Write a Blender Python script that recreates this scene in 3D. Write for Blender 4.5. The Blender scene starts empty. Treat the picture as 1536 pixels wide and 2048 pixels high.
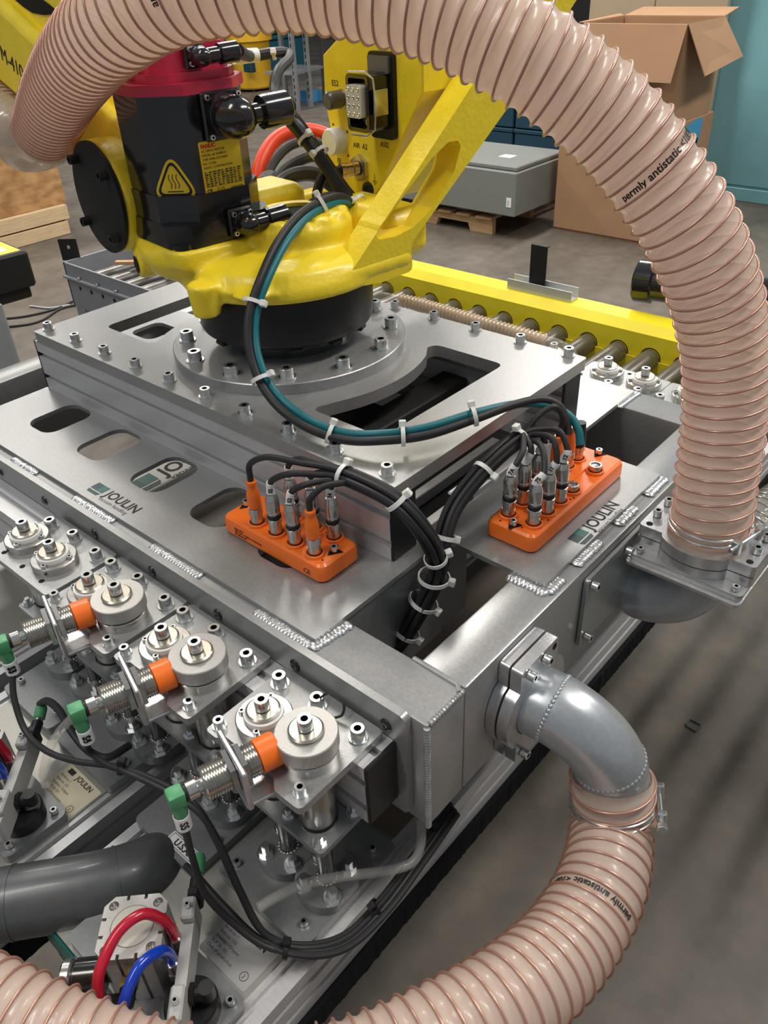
import bpy, bmesh, math, random
from mathutils import Vector as V, Matrix as M, Euler
random.seed(7)
S = bpy.context.scene
COL = S.collection
PI = math.pi

# ------------------------------------------------------------------ camera
CAM = V((0, 0, 1.5))
FPX = 1600.0
cam_d = bpy.data.cameras.new('camera')
cam_d.sensor_fit = 'VERTICAL'; cam_d.sensor_height = 24.0
cam_d.lens = FPX / 2048 * 24.0
cam_d.clip_start = 0.02; cam_d.clip_end = 100
cam = bpy.data.objects.new('camera', cam_d); COL.objects.link(cam)
cam.location = CAM
cam.rotation_euler = Euler((math.radians(55.0906), math.radians(2.2923), math.radians(40.8685)), 'XYZ')
S.camera = cam
CR = cam.rotation_euler.to_matrix()

# ------------------------------------------------------------------ world, light, exposure
S.view_settings.view_transform = 'Standard'
S.view_settings.look = 'None'
S.view_settings.gamma = 1.0
S.view_settings.use_curve_mapping = False
S.view_settings.exposure = 0.24
wd = bpy.data.worlds.new('hall'); S.world = wd; wd.use_nodes = True
wd.node_tree.nodes['Background'].inputs[0].default_value = (0.86, 0.93, 1.0, 1)
wd.node_tree.nodes['Background'].inputs[1].default_value = 0.24

def area(name, loc, size, power, rot=(0, 0, 0), col=(1, 0.945, 0.87)):
    l = bpy.data.lights.new(name, 'AREA'); l.shape = 'RECTANGLE'
    l.size, l.size_y = size; l.energy = power; l.color = col
    o = bpy.data.objects.new(name, l); COL.objects.link(o)
    o.location = loc; o.rotation_euler = rot
    return o
# rows of high-bay strip lamps under the hall roof
for i, (lx, ly, pw) in enumerate([(-3.4, 2.6, 150), (-3.4, 6.6, 130), (1.0, 2.4, 110), (1.0, 6.6, 130), (-7.8, 2.6, 130), (-7.8, 6.6, 130), (-1.2, -1.6, 60)]):
    area('high_bay_lamp', (lx, ly, 4.6), (0.5, 2.6), pw)

# ------------------------------------------------------------------ pixel rays (photo frame 1536 x 2048) cut with real planes
def ray(px, py):
    return CR @ V((px - 768, -(py - 1024), -FPX))
def at(px, py, **k):
    d = ray(px, py)
    if 'd' in k: return CAM + d * (k['d'] / FPX)
    (ax, v), = k.items()
    i = 'xyz'.index(ax)
    return CAM + d * ((v - CAM[i]) / d[i])

# ------------------------------------------------------------------ materials
MATS = {}
def mat(name, col, rough=0.5, metal=0.0, noise=0.0, nscale=20.0, bump=0.0, bscale=80.0, coat=0.0, spec=0.5,
        emit=0.0, trans=0.0, alpha=1.0, stretch=None, rnoise=0.0, col2=None, sss=0.0):
    m = bpy.data.materials.new(name); m.use_nodes = True
    nt = m.node_tree; b = nt.nodes['Principled BSDF']
    I = b.inputs
    I['Base Color'].default_value = (*col, 1); I['Roughness'].default_value = rough
    I['Metallic'].default_value = metal; I['Specular IOR Level'].default_value = spec
    I['Coat Weight'].default_value = coat; I['Coat Roughness'].default_value = 0.08
    I['Transmission Weight'].default_value = trans; I['Alpha'].default_value = alpha
    if sss: I['Subsurface Weight'].default_value = sss; I['Subsurface Radius'].default_value = (.01, .006, .004)
    if emit: I['Emission Color'].default_value = (*col, 1); I['Emission Strength'].default_value = emit
    tc = nt.nodes.new('ShaderNodeTexCoord')
    src = tc.outputs['Object']
    if stretch:
        mp = nt.nodes.new('ShaderNodeMapping'); mp.inputs['Scale'].default_value = stretch
        nt.links.new(src, mp.inputs[0]); src = mp.outputs[0]
    if noise or col2 or rnoise:
        n = nt.nodes.new('ShaderNodeTexNoise'); n.inputs['Scale'].default_value = nscale
        n.inputs['Detail'].default_value = 5
        nt.links.new(src, n.inputs['Vector'])
        if noise or col2:
            r = nt.nodes.new('ShaderNodeValToRGB')
            c2 = col2 if col2 else tuple(min(1, c * (1 + noise)) for c in col)
            c1 = col if col2 else tuple(c * (1 - noise) for c in col)
            r.color_ramp.elements[0].position = 0.35; r.color_ramp.elements[1].position = 0.65
            r.color_ramp.elements[0].color = (*c1, 1); r.color_ramp.elements[1].color = (*c2, 1)
            nt.links.new(n.outputs['Fac'], r.inputs[0]); nt.links.new(r.outputs[0], I['Base Color'])
        if rnoise:
            mr = nt.nodes.new('ShaderNodeMapRange')
            mr.inputs[3].default_value = max(0.03, rough - rnoise); mr.inputs[4].default_value = rough + rnoise
            nt.links.new(n.outputs['Fac'], mr.inputs[0]); nt.links.new(mr.outputs[0], I['Roughness'])
    if bump:
        n2 = nt.nodes.new('ShaderNodeTexNoise'); n2.inputs['Scale'].default_value = bscale
        n2.inputs['Detail'].default_value = 3
        nt.links.new(src, n2.inputs['Vector'])
        bp = nt.nodes.new('ShaderNodeBump'); bp.inputs['Strength'].default_value = bump
        bp.inputs['Distance'].default_value = 0.002
        nt.links.new(n2.outputs['Fac'], bp.inputs['Height']); nt.links.new(bp.outputs[0], I['Normal'])
    MATS[name] = m
    return m
mat('silver_paint', (.36, .365, .365), .34, .55, noise=.05, nscale=300, rnoise=.04, bump=.06, bscale=900)
mat('silver_dark', (.25, .26, .265), .4, .5, noise=.05, nscale=200)
mat('pipe_paint', (.42, .45, .48), .3, .55, noise=.04, nscale=200, coat=.2)
mat('dark_pipe', (.10, .105, .11), .38, .4, noise=.06, nscale=60, coat=.15)
mat('weld', (.66, .67, .68), .26, .9, bump=.25, bscale=500)
mat('anodised', (.60, .60, .61), .42, .5, noise=.04, nscale=60, stretch=(1, 8, 8))
mat('raw_aluminium', (.62, .62, .63), .3, .85, noise=.1, nscale=90, bump=.08, bscale=400)
mat('milled_aluminium', (.46, .45, .43), .42, .6, noise=.06, nscale=700, bump=.1, bscale=1500)
mat('sheet_aluminium', (.44, .43, .39), .42, .8, noise=.04, nscale=40, stretch=(1, 12, 1))
mat('zinc', (.70, .72, .72), .2, .92, noise=.08, nscale=120)
mat('steel', (.55, .53, .5), .22, .95, noise=.1, nscale=100)
mat('dark_steel', (.22, .22, .22), .3, .9)
mat('washer_steel', (.50, .46, .39), .28, .9, noise=.08, nscale=80)
mat('white_plastic', (.82, .82, .8), .45)
mat('cream_plastic', (.60, .58, .50), .4)
mat('black_plastic', (.012, .012, .013), .42, spec=.4)
mat('black_gloss', (.008, .008, .009), .18, coat=.5)
mat('black_matt', (.014, .014, .014), .62, spec=.3)
mat('cavity', (.012, .012, .012), .8, spec=.2)
mat('cable_black', (.022, .022, .024), .5, spec=.4)
mat('cable_teal', (.0, .14, .17), .45)
mat('foam', (.012, .012, .013), .95, spec=.1, bump=.8, bscale=160)
mat('yellow_paint', (.89, .68, .024), .40, noise=.035, nscale=40, bump=.28, bscale=170, coat=.12)
mat('yellow_rail', (.84, .70, .02), .38, noise=.05, nscale=10, coat=.2)
mat('red_paint', (.50, .015, .06), .34, coat=.25)
mat('orange', (.90, .17, .012), .36, coat=.15)
mat('orange_hose', (.72, .05, .012), .4)
mat('tie_white', (.80, .80, .76), .4, sss=.0)
mat('label_white', (.83, .83, .82), .5)
mat('label_cream', (.66, .60, .44), .5)
mat('label_yellow', (.86, .62, .02), .45)
mat('label_grey', (.38, .38, .38), .5)
mat('ink', (.01, .01, .012), .6)
mat('ink_red', (.6, .03, .02), .6)
mat('logo_teal', (.0, .13, .105), .4)
mat('logo_dark', (.0, .045, .05), .4)
mat('green_plastic', (.075, .32, .14), .42)
mat('red_tube', (.50, .008, .03), .25, coat=.4)
mat('blue_tube', (.0, .04, .42), .22, coat=.4)
mat('copper', (.52, .29, .22), .28, .4, spec=.7)
mat('gold', (.62, .44, .16), .22, .95)
mat('nickel', (.58, .57, .54), .22, .95, noise=.06, nscale=200)
mat('grey_plastic', (.10, .105, .11), .35)
mat('light_plastic', (.42, .42, .41), .4)
mat('cardboard', (.38, .225, .13), .8, noise=.04, nscale=6, spec=.2)
mat('cardboard_pale', (.44, .35, .24), .85, noise=.05, nscale=3, spec=.2)
mat('cardboard_dark', (.20, .115, .07), .85, spec=.2)
mat('wood', (.46, .29, .15), .75, noise=.16, nscale=9, stretch=(1, 9, 9), spec=.2)
mat('wood_pale', (.60, .45, .27), .75, noise=.10, nscale=9, stretch=(9, 1, 9), spec=.2)
mat('osb', (.32, .17, .07), .8, col2=(.52, .31, .14), nscale=9, stretch=(1, 1.0, 2.2), spec=.2)
mat('enclosure_grey', (.20, .215, .20), .5, noise=.03, nscale=60)
mat('machine_grey', (.25, .26, .28), .5, noise=.06, nscale=12)
mat('teal_panel', (.22, .47, .53), .45, noise=.06, nscale=2.5)
mat('blue_crate', (.008, .05, .085), .55)
mat('blue_label', (.06, .30, .55), .5)
mat('drum_yellow', (.72, .42, .02), .5, noise=.05, nscale=8)
mat('galvanised', (.30, .31, .32), .45, .4, noise=.08, nscale=20)
mat('roller', (.17, .16, .15), .32, .75, noise=.18, nscale=16, stretch=(1, 1, 1))
mat('grey_cap', (.09, .09, .095), .35, coat=.3)

def clear_mat(name, col, a, rough=.15, glow=0.0):
    m = bpy.data.materials.new(name); m.use_nodes = True; nt = m.node_tree
    b = nt.nodes['Principled BSDF']; b.inputs['Base Color'].default_value = (*col, 1)
    b.inputs['Roughness'].default_value = rough; b.inputs['Coat Weight'].default_value = .3
    t = nt.nodes.new('ShaderNodeBsdfTransparent'); t.inputs[0].default_value = (.95, .93, .9, 1)
    mx = nt.nodes.new('ShaderNodeMixShader'); mx.inputs[0].default_value = a
    src = b.outputs[0]
    if glow:
        tl = nt.nodes.new('ShaderNodeBsdfTranslucent'); tl.inputs[0].default_value = (*[min(1, c * 1.25) for c in col], 1)
        m2 = nt.nodes.new('ShaderNodeMixShader'); m2.inputs[0].default_value = glow
        nt.links.new(b.outputs[0], m2.inputs[1]); nt.links.new(tl.outputs[0], m2.inputs[2]); src = m2.outputs[0]
    nt.links.new(t.outputs[0], mx.inputs[1]); nt.links.new(src, mx.inputs[2])
    nt.links.new(mx.outputs[0], nt.nodes['Material Output'].inputs[0])
    MATS[name] = m
clear_mat('hose_wall', (.80, .66, .57), .86, .3, .42)
clear_mat('hose_clear', (.62, .52, .43), .62, .2)
clear_mat('tube_clear', (.72, .73, .72), .20, .05)
clear_mat('hose_small', (.66, .52, .38), .8, .2)

# concrete floor
def floor_mat():
    m = bpy.data.materials.new('concrete'); m.use_nodes = True; nt = m.node_tree; b = nt.nodes['Principled BSDF']
    tc = nt.nodes.new('ShaderNodeTexCoord')
    n1 = nt.nodes.new('ShaderNodeTexNoise'); n1.inputs['Scale'].default_value = 2.3; n1.inputs['Detail'].default_value = 9; n1.inputs['Roughness'].default_value = .62
    n2 = nt.nodes.new('ShaderNodeTexNoise'); n2.inputs['Scale'].default_value = 14; n2.inputs['Detail'].default_value = 8
    mp = nt.nodes.new('ShaderNodeMapping'); mp.inputs['Scale'].default_value = (1, .8, 1); mp.inputs['Rotation'].default_value = (0, 0, .5)
    nt.links.new(tc.outputs['Object'], mp.inputs[0])
    nt.links.new(mp.outputs[0], n1.inputs['Vector']); nt.links.new(tc.outputs['Object'], n2.inputs['Vector'])
    r = nt.nodes.new('ShaderNodeValToRGB'); e = r.color_ramp.elements
    e[0].position = .33; e[0].color = (.072, .060, .048, 1); e[1].position = .70; e[1].color = (.165, .145, .122, 1)
    x = r.color_ramp.elements.new(.5); x.color = (.118, .101, .083, 1)
    nt.links.new(n1.outputs['Fac'], r.inputs[0])
    r2 = nt.nodes.new('ShaderNodeValToRGB'); r2.color_ramp.elements[0].position = .3; r2.color_ramp.elements[1].position = .7
    r2.color_ramp.elements[0].color = (.82, .82, .82, 1); r2.color_ramp.elements[1].color = (1.1, 1.09, 1.07, 1)
    nt.links.new(n2.outputs['Fac'], r2.inputs[0])
    mx = nt.nodes.new('ShaderNodeMix'); mx.data_type = 'RGBA'; mx.blend_type = 'MULTIPLY'; mx.inputs[0].default_value = 1
    nt.links.new(r.outputs[0], mx.inputs[6]); nt.links.new(r2.outputs[0], mx.inputs[7])
    nt.links.new(mx.outputs[2], b.inputs['Base Color'])
    b.inputs['Roughness'].default_value = .48
    bp = nt.nodes.new('ShaderNodeBump'); bp.inputs['Strength'].default_value = .12
    nt.links.new(n2.outputs['Fac'], bp.inputs['Height']); nt.links.new(bp.outputs[0], b.inputs['Normal'])
    MATS['concrete'] = m
floor_mat()

# ------------------------------------------------------------------ mesh helpers
def frame(z, x=None):
    z = V(z).normalized()
    h = V(x) if x is not None else (V((0, 0, 1)) if abs(z.z) < .9 else V((1, 0, 0)))
    x_ = (h - z * h.dot(z)).normalized(); y_ = z.cross(x_)
    return M((x_, y_, z)).transposed()
def mtx(loc, z=(0, 0, 1), x=None):
    return M.Translation(V(loc)) @ frame(z, x).to_4x4()
def rect(x0, x1, y0, y1, r=0, n=5):
    if r <= 0: return [(x0, y0), (x1, y0), (x1, y1), (x0, y1)]
    out = []
    for cx, cy, a in ((x1 - r, y0 + r, -90), (x1 - r, y1 - r, 0), (x0 + r, y1 - r, 90), (x0 + r, y0 + r, 180)):
        for i in range(n + 1):
            t = math.radians(a + 90 * i / n); out.append((cx + r * math.cos(t), cy + r * math.sin(t)))
    return out
def circ(cx, cy, r, n=24, a0=0):
    return [(cx + r * math.cos(a0 + 2 * PI * i / n), cy + r * math.sin(a0 + 2 * PI * i / n)) for i in range(n)]
def rounded(pts, r, n=5):
    out = []; k = len(pts)
    for i in range(k):
        p = V(pts[i]).to_2d(); a = V(pts[i - 1]).to_2d(); b = V(pts[(i + 1) % k]).to_2d()
        rr = r[i] if isinstance(r, (list, tuple)) else r
        if rr <= 0: out.append(tuple(p)); continue
        u = (a - p).normalized(); w = (b - p).normalized()
        ang = max(.05, u.angle(w)); t = min(rr / math.tan(ang / 2), (a - p).length * .49, (b - p).length * .49)
        p0 = p + u * t; p1 = p + w * t
        for j in range(n + 1):
            s = j / n; out.append(tuple(p0 * (1 - s) ** 2 + p * 2 * s * (1 - s) + p1 * s ** 2))
    return out
def spline(pts, n=8):
    """Catmull-Rom through the points, n steps a span"""
    P = [V(p) for p in pts]
    if len(P) < 3: return P
    P = [P[0] * 2 - P[1]] + P + [P[-1] * 2 - P[-2]]
    out = []
    for i in range(1, len(P) - 2):
        a, b, c, d = P[i - 1], P[i], P[i + 1], P[i + 2]
        for j in range(n):
            t = j / n
            out.append(.5 * ((2 * b) + (c - a) * t + (2 * a - 5 * b + 4 * c - d) * t * t + (3 * b - a - 3 * c + d) * t ** 3))
    out.append(P[-2]); return out
def resample(pts, n):
    L = [0]
    for a, b in zip(pts, pts[1:]): L.append(L[-1] + (b - a).length)
    T = L[-1]; out = []; k = 0
    for i in range(n + 1):
        s = T * i / n
        while k < len(L) - 2 and L[k + 1] < s: k += 1
        f = (s - L[k]) / max(1e-9, L[k + 1] - L[k]); out.append(pts[k].lerp(pts[k + 1], min(1, max(0, f))))
    return out, T
def pframes(pts, up=None):
    """parallel transported frames: list of (p, n, b, t)"""
    out = []; n = None
    for i, p in enumerate(pts):
        t = (pts[min(i + 1, len(pts) - 1)] - pts[max(i - 1, 0)]).normalized()
        if n is None:
            h = V(up) if up else (V((0, 0, 1)) if abs(t.z) < .9 else V((1, 0, 0)))
            n = (h - t * h.dot(t)).normalized()
        else: n = (n - t * n.dot(t)).normalized()
        out.append((p, n, t.cross(n), t))
    return out

class MB:
    def __init__(s): s.bm = bmesh.new()
    def _add(s, vs, fs, m=None):
        b = [s.bm.verts.new((m @ V(v)) if m else V(v)) for v in vs]
        for f in fs:
            try: s.bm.faces.new([b[i] for i in f])
            except ValueError: pass
        return b
    def box(s, x0, x1, y0, y1, z0, z1, bev=0, m=None, seg=1):
        b = s._add([(x, y, z) for z in (z0, z1) for y in (y0, y1) for x in (x0, x1)],
               [(0, 2, 3, 1), (4, 5, 7, 6), (0, 1, 5, 4), (2, 6, 7, 3), (0, 4, 6, 2), (1, 3, 7, 5)])
        if bev:
            es = list({e for v in b for e in v.link_edges})
            r = bmesh.ops.bevel(s.bm, geom=es + b, offset=bev, segments=seg, affect='EDGES', profile=.5)
            vs = {v for f in r['faces'] for v in f.verts}
            # bevel keeps the original large faces: gather every vertex of this island
            st = list(vs); 
            while st:
                v = st.pop()
                for e in v.link_edges:
                    o = e.other_vert(v)
                    if o not in vs: vs.add(o); st.append(o)
            if m:
                for v in vs: v.co = m @ v.co
        elif m:
            for v in b: v.co = m @ v.co
        return s
    def lathe(s, prof, m=None, n=24, a0=0):
        """profile of (r, z); r == 0 closes on the axis, otherwise an open end stays open"""
        rows = []
        for r, z in prof:
            if r <= 1e-7: rows.append([s.bm.verts.new((m @ V((0, 0, z))) if m else V((0, 0, z)))])
            else:
                rows.append([s.bm.verts.new((m @ V((r * math.cos(a0 + 2 * PI * i / n), r * math.sin(a0 + 2 * PI * i / n), z))) if m else
                             V((r * math.cos(a0 + 2 * PI * i / n), r * math.sin(a0 + 2 * PI * i / n), z))) for i in range(n)])
        for A, B in zip(rows, rows[1:]):
            if len(A) == 1 and len(B) == 1: continue
            for i in range(n):
                j = (i + 1) % n
                if len(A) == 1: s.bm.faces.new((A[0], B[j], B[i]))
                elif len(B) == 1: s.bm.faces.new((A[i], A[j], B[0]))
                else: s.bm.faces.new((A[i], A[j], B[j], B[i]))
        return s
    def cyl(s, p0, p1, r, r1=None, n=20, bev=0):
        p0 = V(p0); p1 = V(p1); h = (p1 - p0).length; r1 = r if r1 is None else r1
        if bev: pr = [(0, 0), (r - bev, 0), (r, bev), (r1, h - bev), (r1 - bev, h), (0, h)]
        else: pr = [(0, 0), (r, 0), (r1, h), (0, h)]
        return s.lathe(pr, mtx(p0, p1 - p0), n)
    def ring(s, p0, p1, ro, ri, n=28):
        p0 = V(p0); p1 = V(p1); h = (p1 - p0).length
        return s.lathe([(ri, 0), (ro, 0), (ro, h), (ri, h), (ri, 0)], mtx(p0, p1 - p0), n)
    def plate(s, loops, z0, z1, m=None):
        """flat plate from an outer loop and hole loops in XY, thickened z0..z1"""
        bm = s.bm; es = []; LV = []
        for lp in loops:
            vs = [bm.verts.new((x, y, z1)) for x, y in lp]; LV.append(vs)
            for i in range(len(vs)): es.append(bm.edges.new((vs[i - 1], vs[i])))
        r = bmesh.ops.triangle_fill(bm, use_beauty=True, use_dissolve=False, edges=es, normal=(0, 0, 1))
        top = [f for f in r['geom'] if isinstance(f, bmesh.types.BMFace)]
        mp = {}
        for vs in LV:
            for v in vs: mp[v] = bm.verts.new((v.co.x, v.co.y, z0))
        for f in top: bm.faces.new([mp[v] for v in reversed(f.verts)])
        for vs in LV:
            for i in range(len(vs)):
                bm.faces.new((vs[i - 1], vs[i], mp[vs[i]], mp[vs[i - 1]]))
        if m:
            for v in list(mp) + list(mp.values()): v.co = m @ v.co
        return s
    def tube(s, pts, r, n=8, caps=True, rs=None):
        rows = []
        for i, (p, a, b, t) in enumerate(pframes([V(p) for p in pts])):
            q = rs[i] if rs else r
            rows.append([s.bm.verts.new(p + (a * math.cos(2 * PI * k / n) + b * math.sin(2 * PI * k / n)) * q) for k in range(n)])
        for A, B in zip(rows, rows[1:]):
            for i in range(n): s.bm.faces.new((A[i], A[(i + 1) % n], B[(i + 1) % n], B[i]))
        if caps:
            s.bm.faces.new(list(reversed(rows[0]))); s.bm.faces.new(rows[-1])
        return s
    def hexnut(s, p0, p1, af, ri=0, a0=0):
        p0 = V(p0); p1 = V(p1); h = (p1 - p0).length; r = af / math.sqrt(3)
        if ri: return s.lathe([(ri, 0), (r, 0), (r, h), (ri, h), (ri, 0)], mtx(p0, p1 - p0), 6, a0)
        return s.lathe([(0, 0), (r, 0), (r, h * .9), (r * .9, h), (0, h)], mtx(p0, p1 - p0), 6, a0)
    def quad(s, a, b, c, d):
        s._add([a, b, c, d], [(0, 1, 2, 3)]); return s

WM = {}
def mesh_of(mb, name, ang=32):
    bmesh.ops.recalc_face_normals(mb.bm, faces=mb.bm.faces[:])
    me = bpy.data.meshes.new(name); mb.bm.to_mesh(me); mb.bm.free()
    me.shade_smooth(); me.set_sharp_from_angle(angle=math.radians(ang))
    return me
def wm(o): return WM.get(o.name, M.Identity(4))
def link(o, parent, world):
    """world matrix -> local under parent"""
    COL.objects.link(o)
    if parent:
        o.parent = parent; o.matrix_parent_inverse = M.Identity(4)
        o.matrix_local = wm(parent).inverted() @ world
    else: o.matrix_world = world
    WM[o.name] = world.copy()
def obj(name, mb, material, parent=None, ang=32, at_=None, label=None):
    """mesh given in world space (or in the space of at_)"""
    me = mesh_of(mb, name, ang)
    o = bpy.data.objects.new(name, me); me.materials.append(MATS[material])
    if at_ is None:
        # put the origin at the mesh centre
        if len(me.vertices):
            c = sum((v.co for v in me.vertices), V()) / len(me.vertices)
        else: c = V()
        me.transform(M.Translation(-c)); w = M.Translation(c)
    else: w = at_
    link(o, parent, w)
    if label: o['label'] = label
    return o
def inst(name, me, parent, world):
    o = bpy.data.objects.new(name, me); link(o, parent, world); return o
def data(name, mb, material, ang=32):
    me = mesh_of(mb, name, ang); me.materials.append(MATS[material]); return me
def tag(o, label, cat, group=None, kind=None):
    o['label'] = label; o['category'] = cat
    if group: o['group'] = group
    if kind: o['kind'] = kind
    return o
def thing(name, label, cat, loc=(0, 0, 0), group=None, rot=None):
    o = bpy.data.objects.new(name, None); o.empty_display_size = .05
    w = M.Translation(V(loc))
    if rot is not None: w = w @ rot.to_4x4()
    link(o, None, w); tag(o, label, cat, group); return o
def struct(o): o['kind'] = 'structure'; return o
def dup(root, world, label=None):
    def rec(o, parent, w):
        c = o.copy(); c.parent = None; COL.objects.link(c)
        if parent:
            c.parent = parent; c.matrix_parent_inverse = M.Identity(4)
            c.matrix_local = wm(parent).inverted() @ w
        else: c.matrix_world = w
        WM[c.name] = w.copy()
        for ch in list(o.children): rec(ch, c, w @ (wm(o).inverted() @ wm(ch)))
        return c
    r = rec(root, None, world)
    if label: r['label'] = label
    return r

# lettering as thin real geometry
FONT_CACHE = {}
def text_mb(txt, size, thick=.0002, bold=0.0, align='LEFT', mats=None, shear=0, spacing=1.0, sub=None):
    cu = bpy.data.curves.new('lettering', 'FONT'); cu.body = txt; cu.size = size
    cu.extrude = thick / 2; cu.align_x = align; cu.offset = bold; cu.resolution_u = 3; cu.shear = shear; cu.space_character = spacing
    o = bpy.data.objects.new('lettering', cu); COL.objects.link(o)
    dg = bpy.context.evaluated_depsgraph_get(); me = bpy.data.meshes.new_from_object(o.evaluated_get(dg))
    bpy.data.objects.remove(o); bpy.data.curves.remove(cu)
    mb = MB(); mb.bm.from_mesh(me); bpy.data.meshes.remove(me)
    if sub: bmesh.ops.subdivide_edges(mb.bm, edges=[e for e in mb.bm.edges if e.calc_length() > sub], cuts=2)
    return mb
def text(name, txt, size, m, material, parent, bold=0.0, align='LEFT', thick=.0002, spacing=1.0):
    """m maps text space (x right, y up, z out) to world"""
    mb = text_mb(txt, size, thick, bold, align, spacing=spacing)
    for v in mb.bm.verts: v.co = m @ v.co
    return obj(name, mb, material, parent, ang=20)
def face_m(o, right, up):
    r = V(right).normalized(); u = (V(up) - r * V(up).dot(r)).normalized()
    return M.Translation(V(o)) @ M((r, u, r.cross(u))).transposed().to_4x4()

# ------------------------------------------------------------------ shared hardware
def socket_bolt(r, h, wr, wh=.0016):
    mb = MB(); k = r * .5
    n = 18
    mb.lathe([(0, wh), (r, wh), (r, wh + h * .93), (r * .93, wh + h), (k, wh + h), (k, wh + h * .35), (0, wh + h * .35)], None, n)
    for f in mb.bm.faces:
        c = f.calc_center_median()
        if c.xy.length < k * .99 and c.z > wh + h * .3: f.material_index = 1
    return mb
def washer_mb(r, ri, h): 
    mb = MB(); mb.lathe([(ri, 0), (r, 0), (r, h), (ri, h), (ri, 0)], None, 22); return mb
BOLT = {}
for nm, r, h, wr in (('m8', .0063, .0090, .0083), ('m8l', .0063, .0102, .0084), ('m10', .0083, .0112, .0108), ('m6', .0048, .007, .0062), ('m5', .0038, .005, .0052), ('m4', .0028, .0038, .004)):
    _d = data('bolt', socket_bolt(r, h, wr), 'zinc'); _d.materials.append(MATS['cavity'])
    BOLT[nm] = (_d, data('washer', washer_mb(wr, r * .6, .0016), 'zinc'))
def bolt(kind, p, parent, z=(0, 0, 1), rot=0.0, washer=True):
    w = mtx(p, z) @ M.Rotation(rot, 4, 'Z')
    b = inst('bolt', BOLT[kind][0], parent, w)
    if washer and parent.parent is None: inst('washer', BOLT[kind][1], b, w)
    return b
def hexb(af=.013, h=.006, sr=.0042, sh=.007):
    mb = MB(); mb.lathe([(0, 0), (af * .72, 0), (af * .72, .0012), (af * .5, .0012)], None, 18)
    mb.lathe([(0, .0012), (af / 1.732, .0012), (af / 1.732, h), (sr, h), (sr, h + sh), (0, h + sh)], None, 6)
    return mb
NUT = data('nut', hexb(), 'zinc')
NUT_S = data('nut', hexb(.0095, .0045, .003, .004), 'zinc')
def nut(p, parent, z=(0, 0, 1), small=False):
    return inst('nut', NUT_S if small else NUT, parent, mtx(p, z) @ M.Rotation(random.random() * 6, 4, 'Z'))
def button(p, parent, z):
    return inst('button_screw', BTN, parent, mtx(p, z))
_b = MB(); _b.lathe([(.0012, .0012), (.0012, .0028), (.004, .0026), (.0058, .0012), (.0062, 0), (0, 0)], None, 16)
_b.lathe([(0, .0014), (.0013, .0014)], None, 6)
BTN = data('button_screw', _b, 'black_gloss')
# ================================================================== setting
fl = MB(); fl.quad((-18, -4, 0), (6, -4, 0), (6, 16, 0), (-18, 16, 0))
struct(obj('floor', fl, 'concrete'))['label'] = 'worn grey-brown concrete floor'

# ================================================================== gripper: welded frame
# frame axes = world axes; deck top z = 1.0; centre (-.744, .648)
XC, YC = -.744, .648
XR0, XR1 = -.317, -.267           # right beam
XL1, XL0 = 2 * XC - XR0, 2 * XC - XR1
YF0, YF1 = .330, .382             # front beam
YB0, YB1 = 2 * YC - YF1, 2 * YC - YF0
ZT, ZB = .994, .859
fr = thing('gripper_frame', 'silver painted welded box-beam frame of the vacuum gripper', 'gripper frame', (XC, YC, .859))
def beam(x0, x1, y0, y1):
    mb = MB(); mb.box(x0, x1, y0, y1, ZB, ZT, .003, seg=2); obj('beam', mb, 'silver_paint', fr)
beam(XL0, XR1, YF0, YF1); beam(XL0, XR1, YB0, YB1)
beam(XR0, XR1, YF1 + .0003, YB0 - .0003); beam(XL0, XL1, YF1 + .0003, YB0 - .0003)
# decks
DR = -.4025; DL = 2 * XC - DR
slots = [rect(x, x + .058, .392, .465, .018) for x in (-1.008, -.8915, -.7745, -.661, -.548)]
mb = MB(); mb.plate([rect(DL, DR, .341, .5295)] + slots, .9945, 1.0); front_deck = obj('deck', mb, 'silver_paint', fr)
sl2 = [[(x, 2 * YC - y) for x, y in s] for s in slots]
mb = MB(); mb.plate([rect(DL, DR, 2 * YC - .5295, 2 * YC - .341)] + [s[::-1] for s in sl2], .9945, 1.0); obj('deck', mb, 'silver_paint', fr)
mb = MB(); mb.plate([rect(-.422, -.283, .531, .779)], .9945, 1.0); side_deck = obj('deck', mb, 'silver_paint', fr)
mb = MB(); mb.plate([rect(2 * XC + .283, 2 * XC + .422, .531, .779), rect(-1.164, -1.106, .664, .724, .016)[::-1]], .9945, 1.0); obj('deck', mb, 'silver_paint', fr)
# inner ribs seen through the openings
for x in (-.48, -.62):
    mb = MB(); mb.box(x, x + .04, .383, YB0 - .001, .905, .955, .002); obj('cross_member', mb, 'silver_dark', fr)
mb = MB(); mb.plate([[(.47, .87), (.58, .87), (.58, .985), (.53, .985)]], -.4145, -.4085, M(((0, 0, 1, 0), (1, 0, 0, 0), (0, 1, 0, 0), (0, 0, 0, 1))))
obj('gusset', mb, 'silver_dark', fr)
mb = MB(); mb.plate([rect(-.745, -.4235, .533, .763)], .962, .968); tr = obj('black_backing', mb, 'black_matt', fr)  # black plate added so the mounting plate opening looks dark inside
for x in (-.455, -.50):
    mb = MB(); mb.box(x, x + .012, .535, .760, .9682, .984, .001); obj('inner_rail', mb, 'anodised', fr)
mb = MB(); mb.box(-.462, -.438, .612, .634, .9682, .992, .002); mb.cyl((-.45, .606, .990), (-.45, .640, .990), .0045, n=12); obj('latch', mb, 'zinc', fr)
mb = MB(); mb.plate([rect(-.4020, -.3175, .3825, .450)], .862, .868); obj('black_backing', mb, 'black_matt', fr)  # another added black plate, darkens the view into the frame corner
for yy in (.3835, .5285):
    mb = MB(); mb.box(-.4085, -.4045, .3825, .5290, .87, .9938); obj('inner_web', mb, 'silver_dark', fr); break
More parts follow.
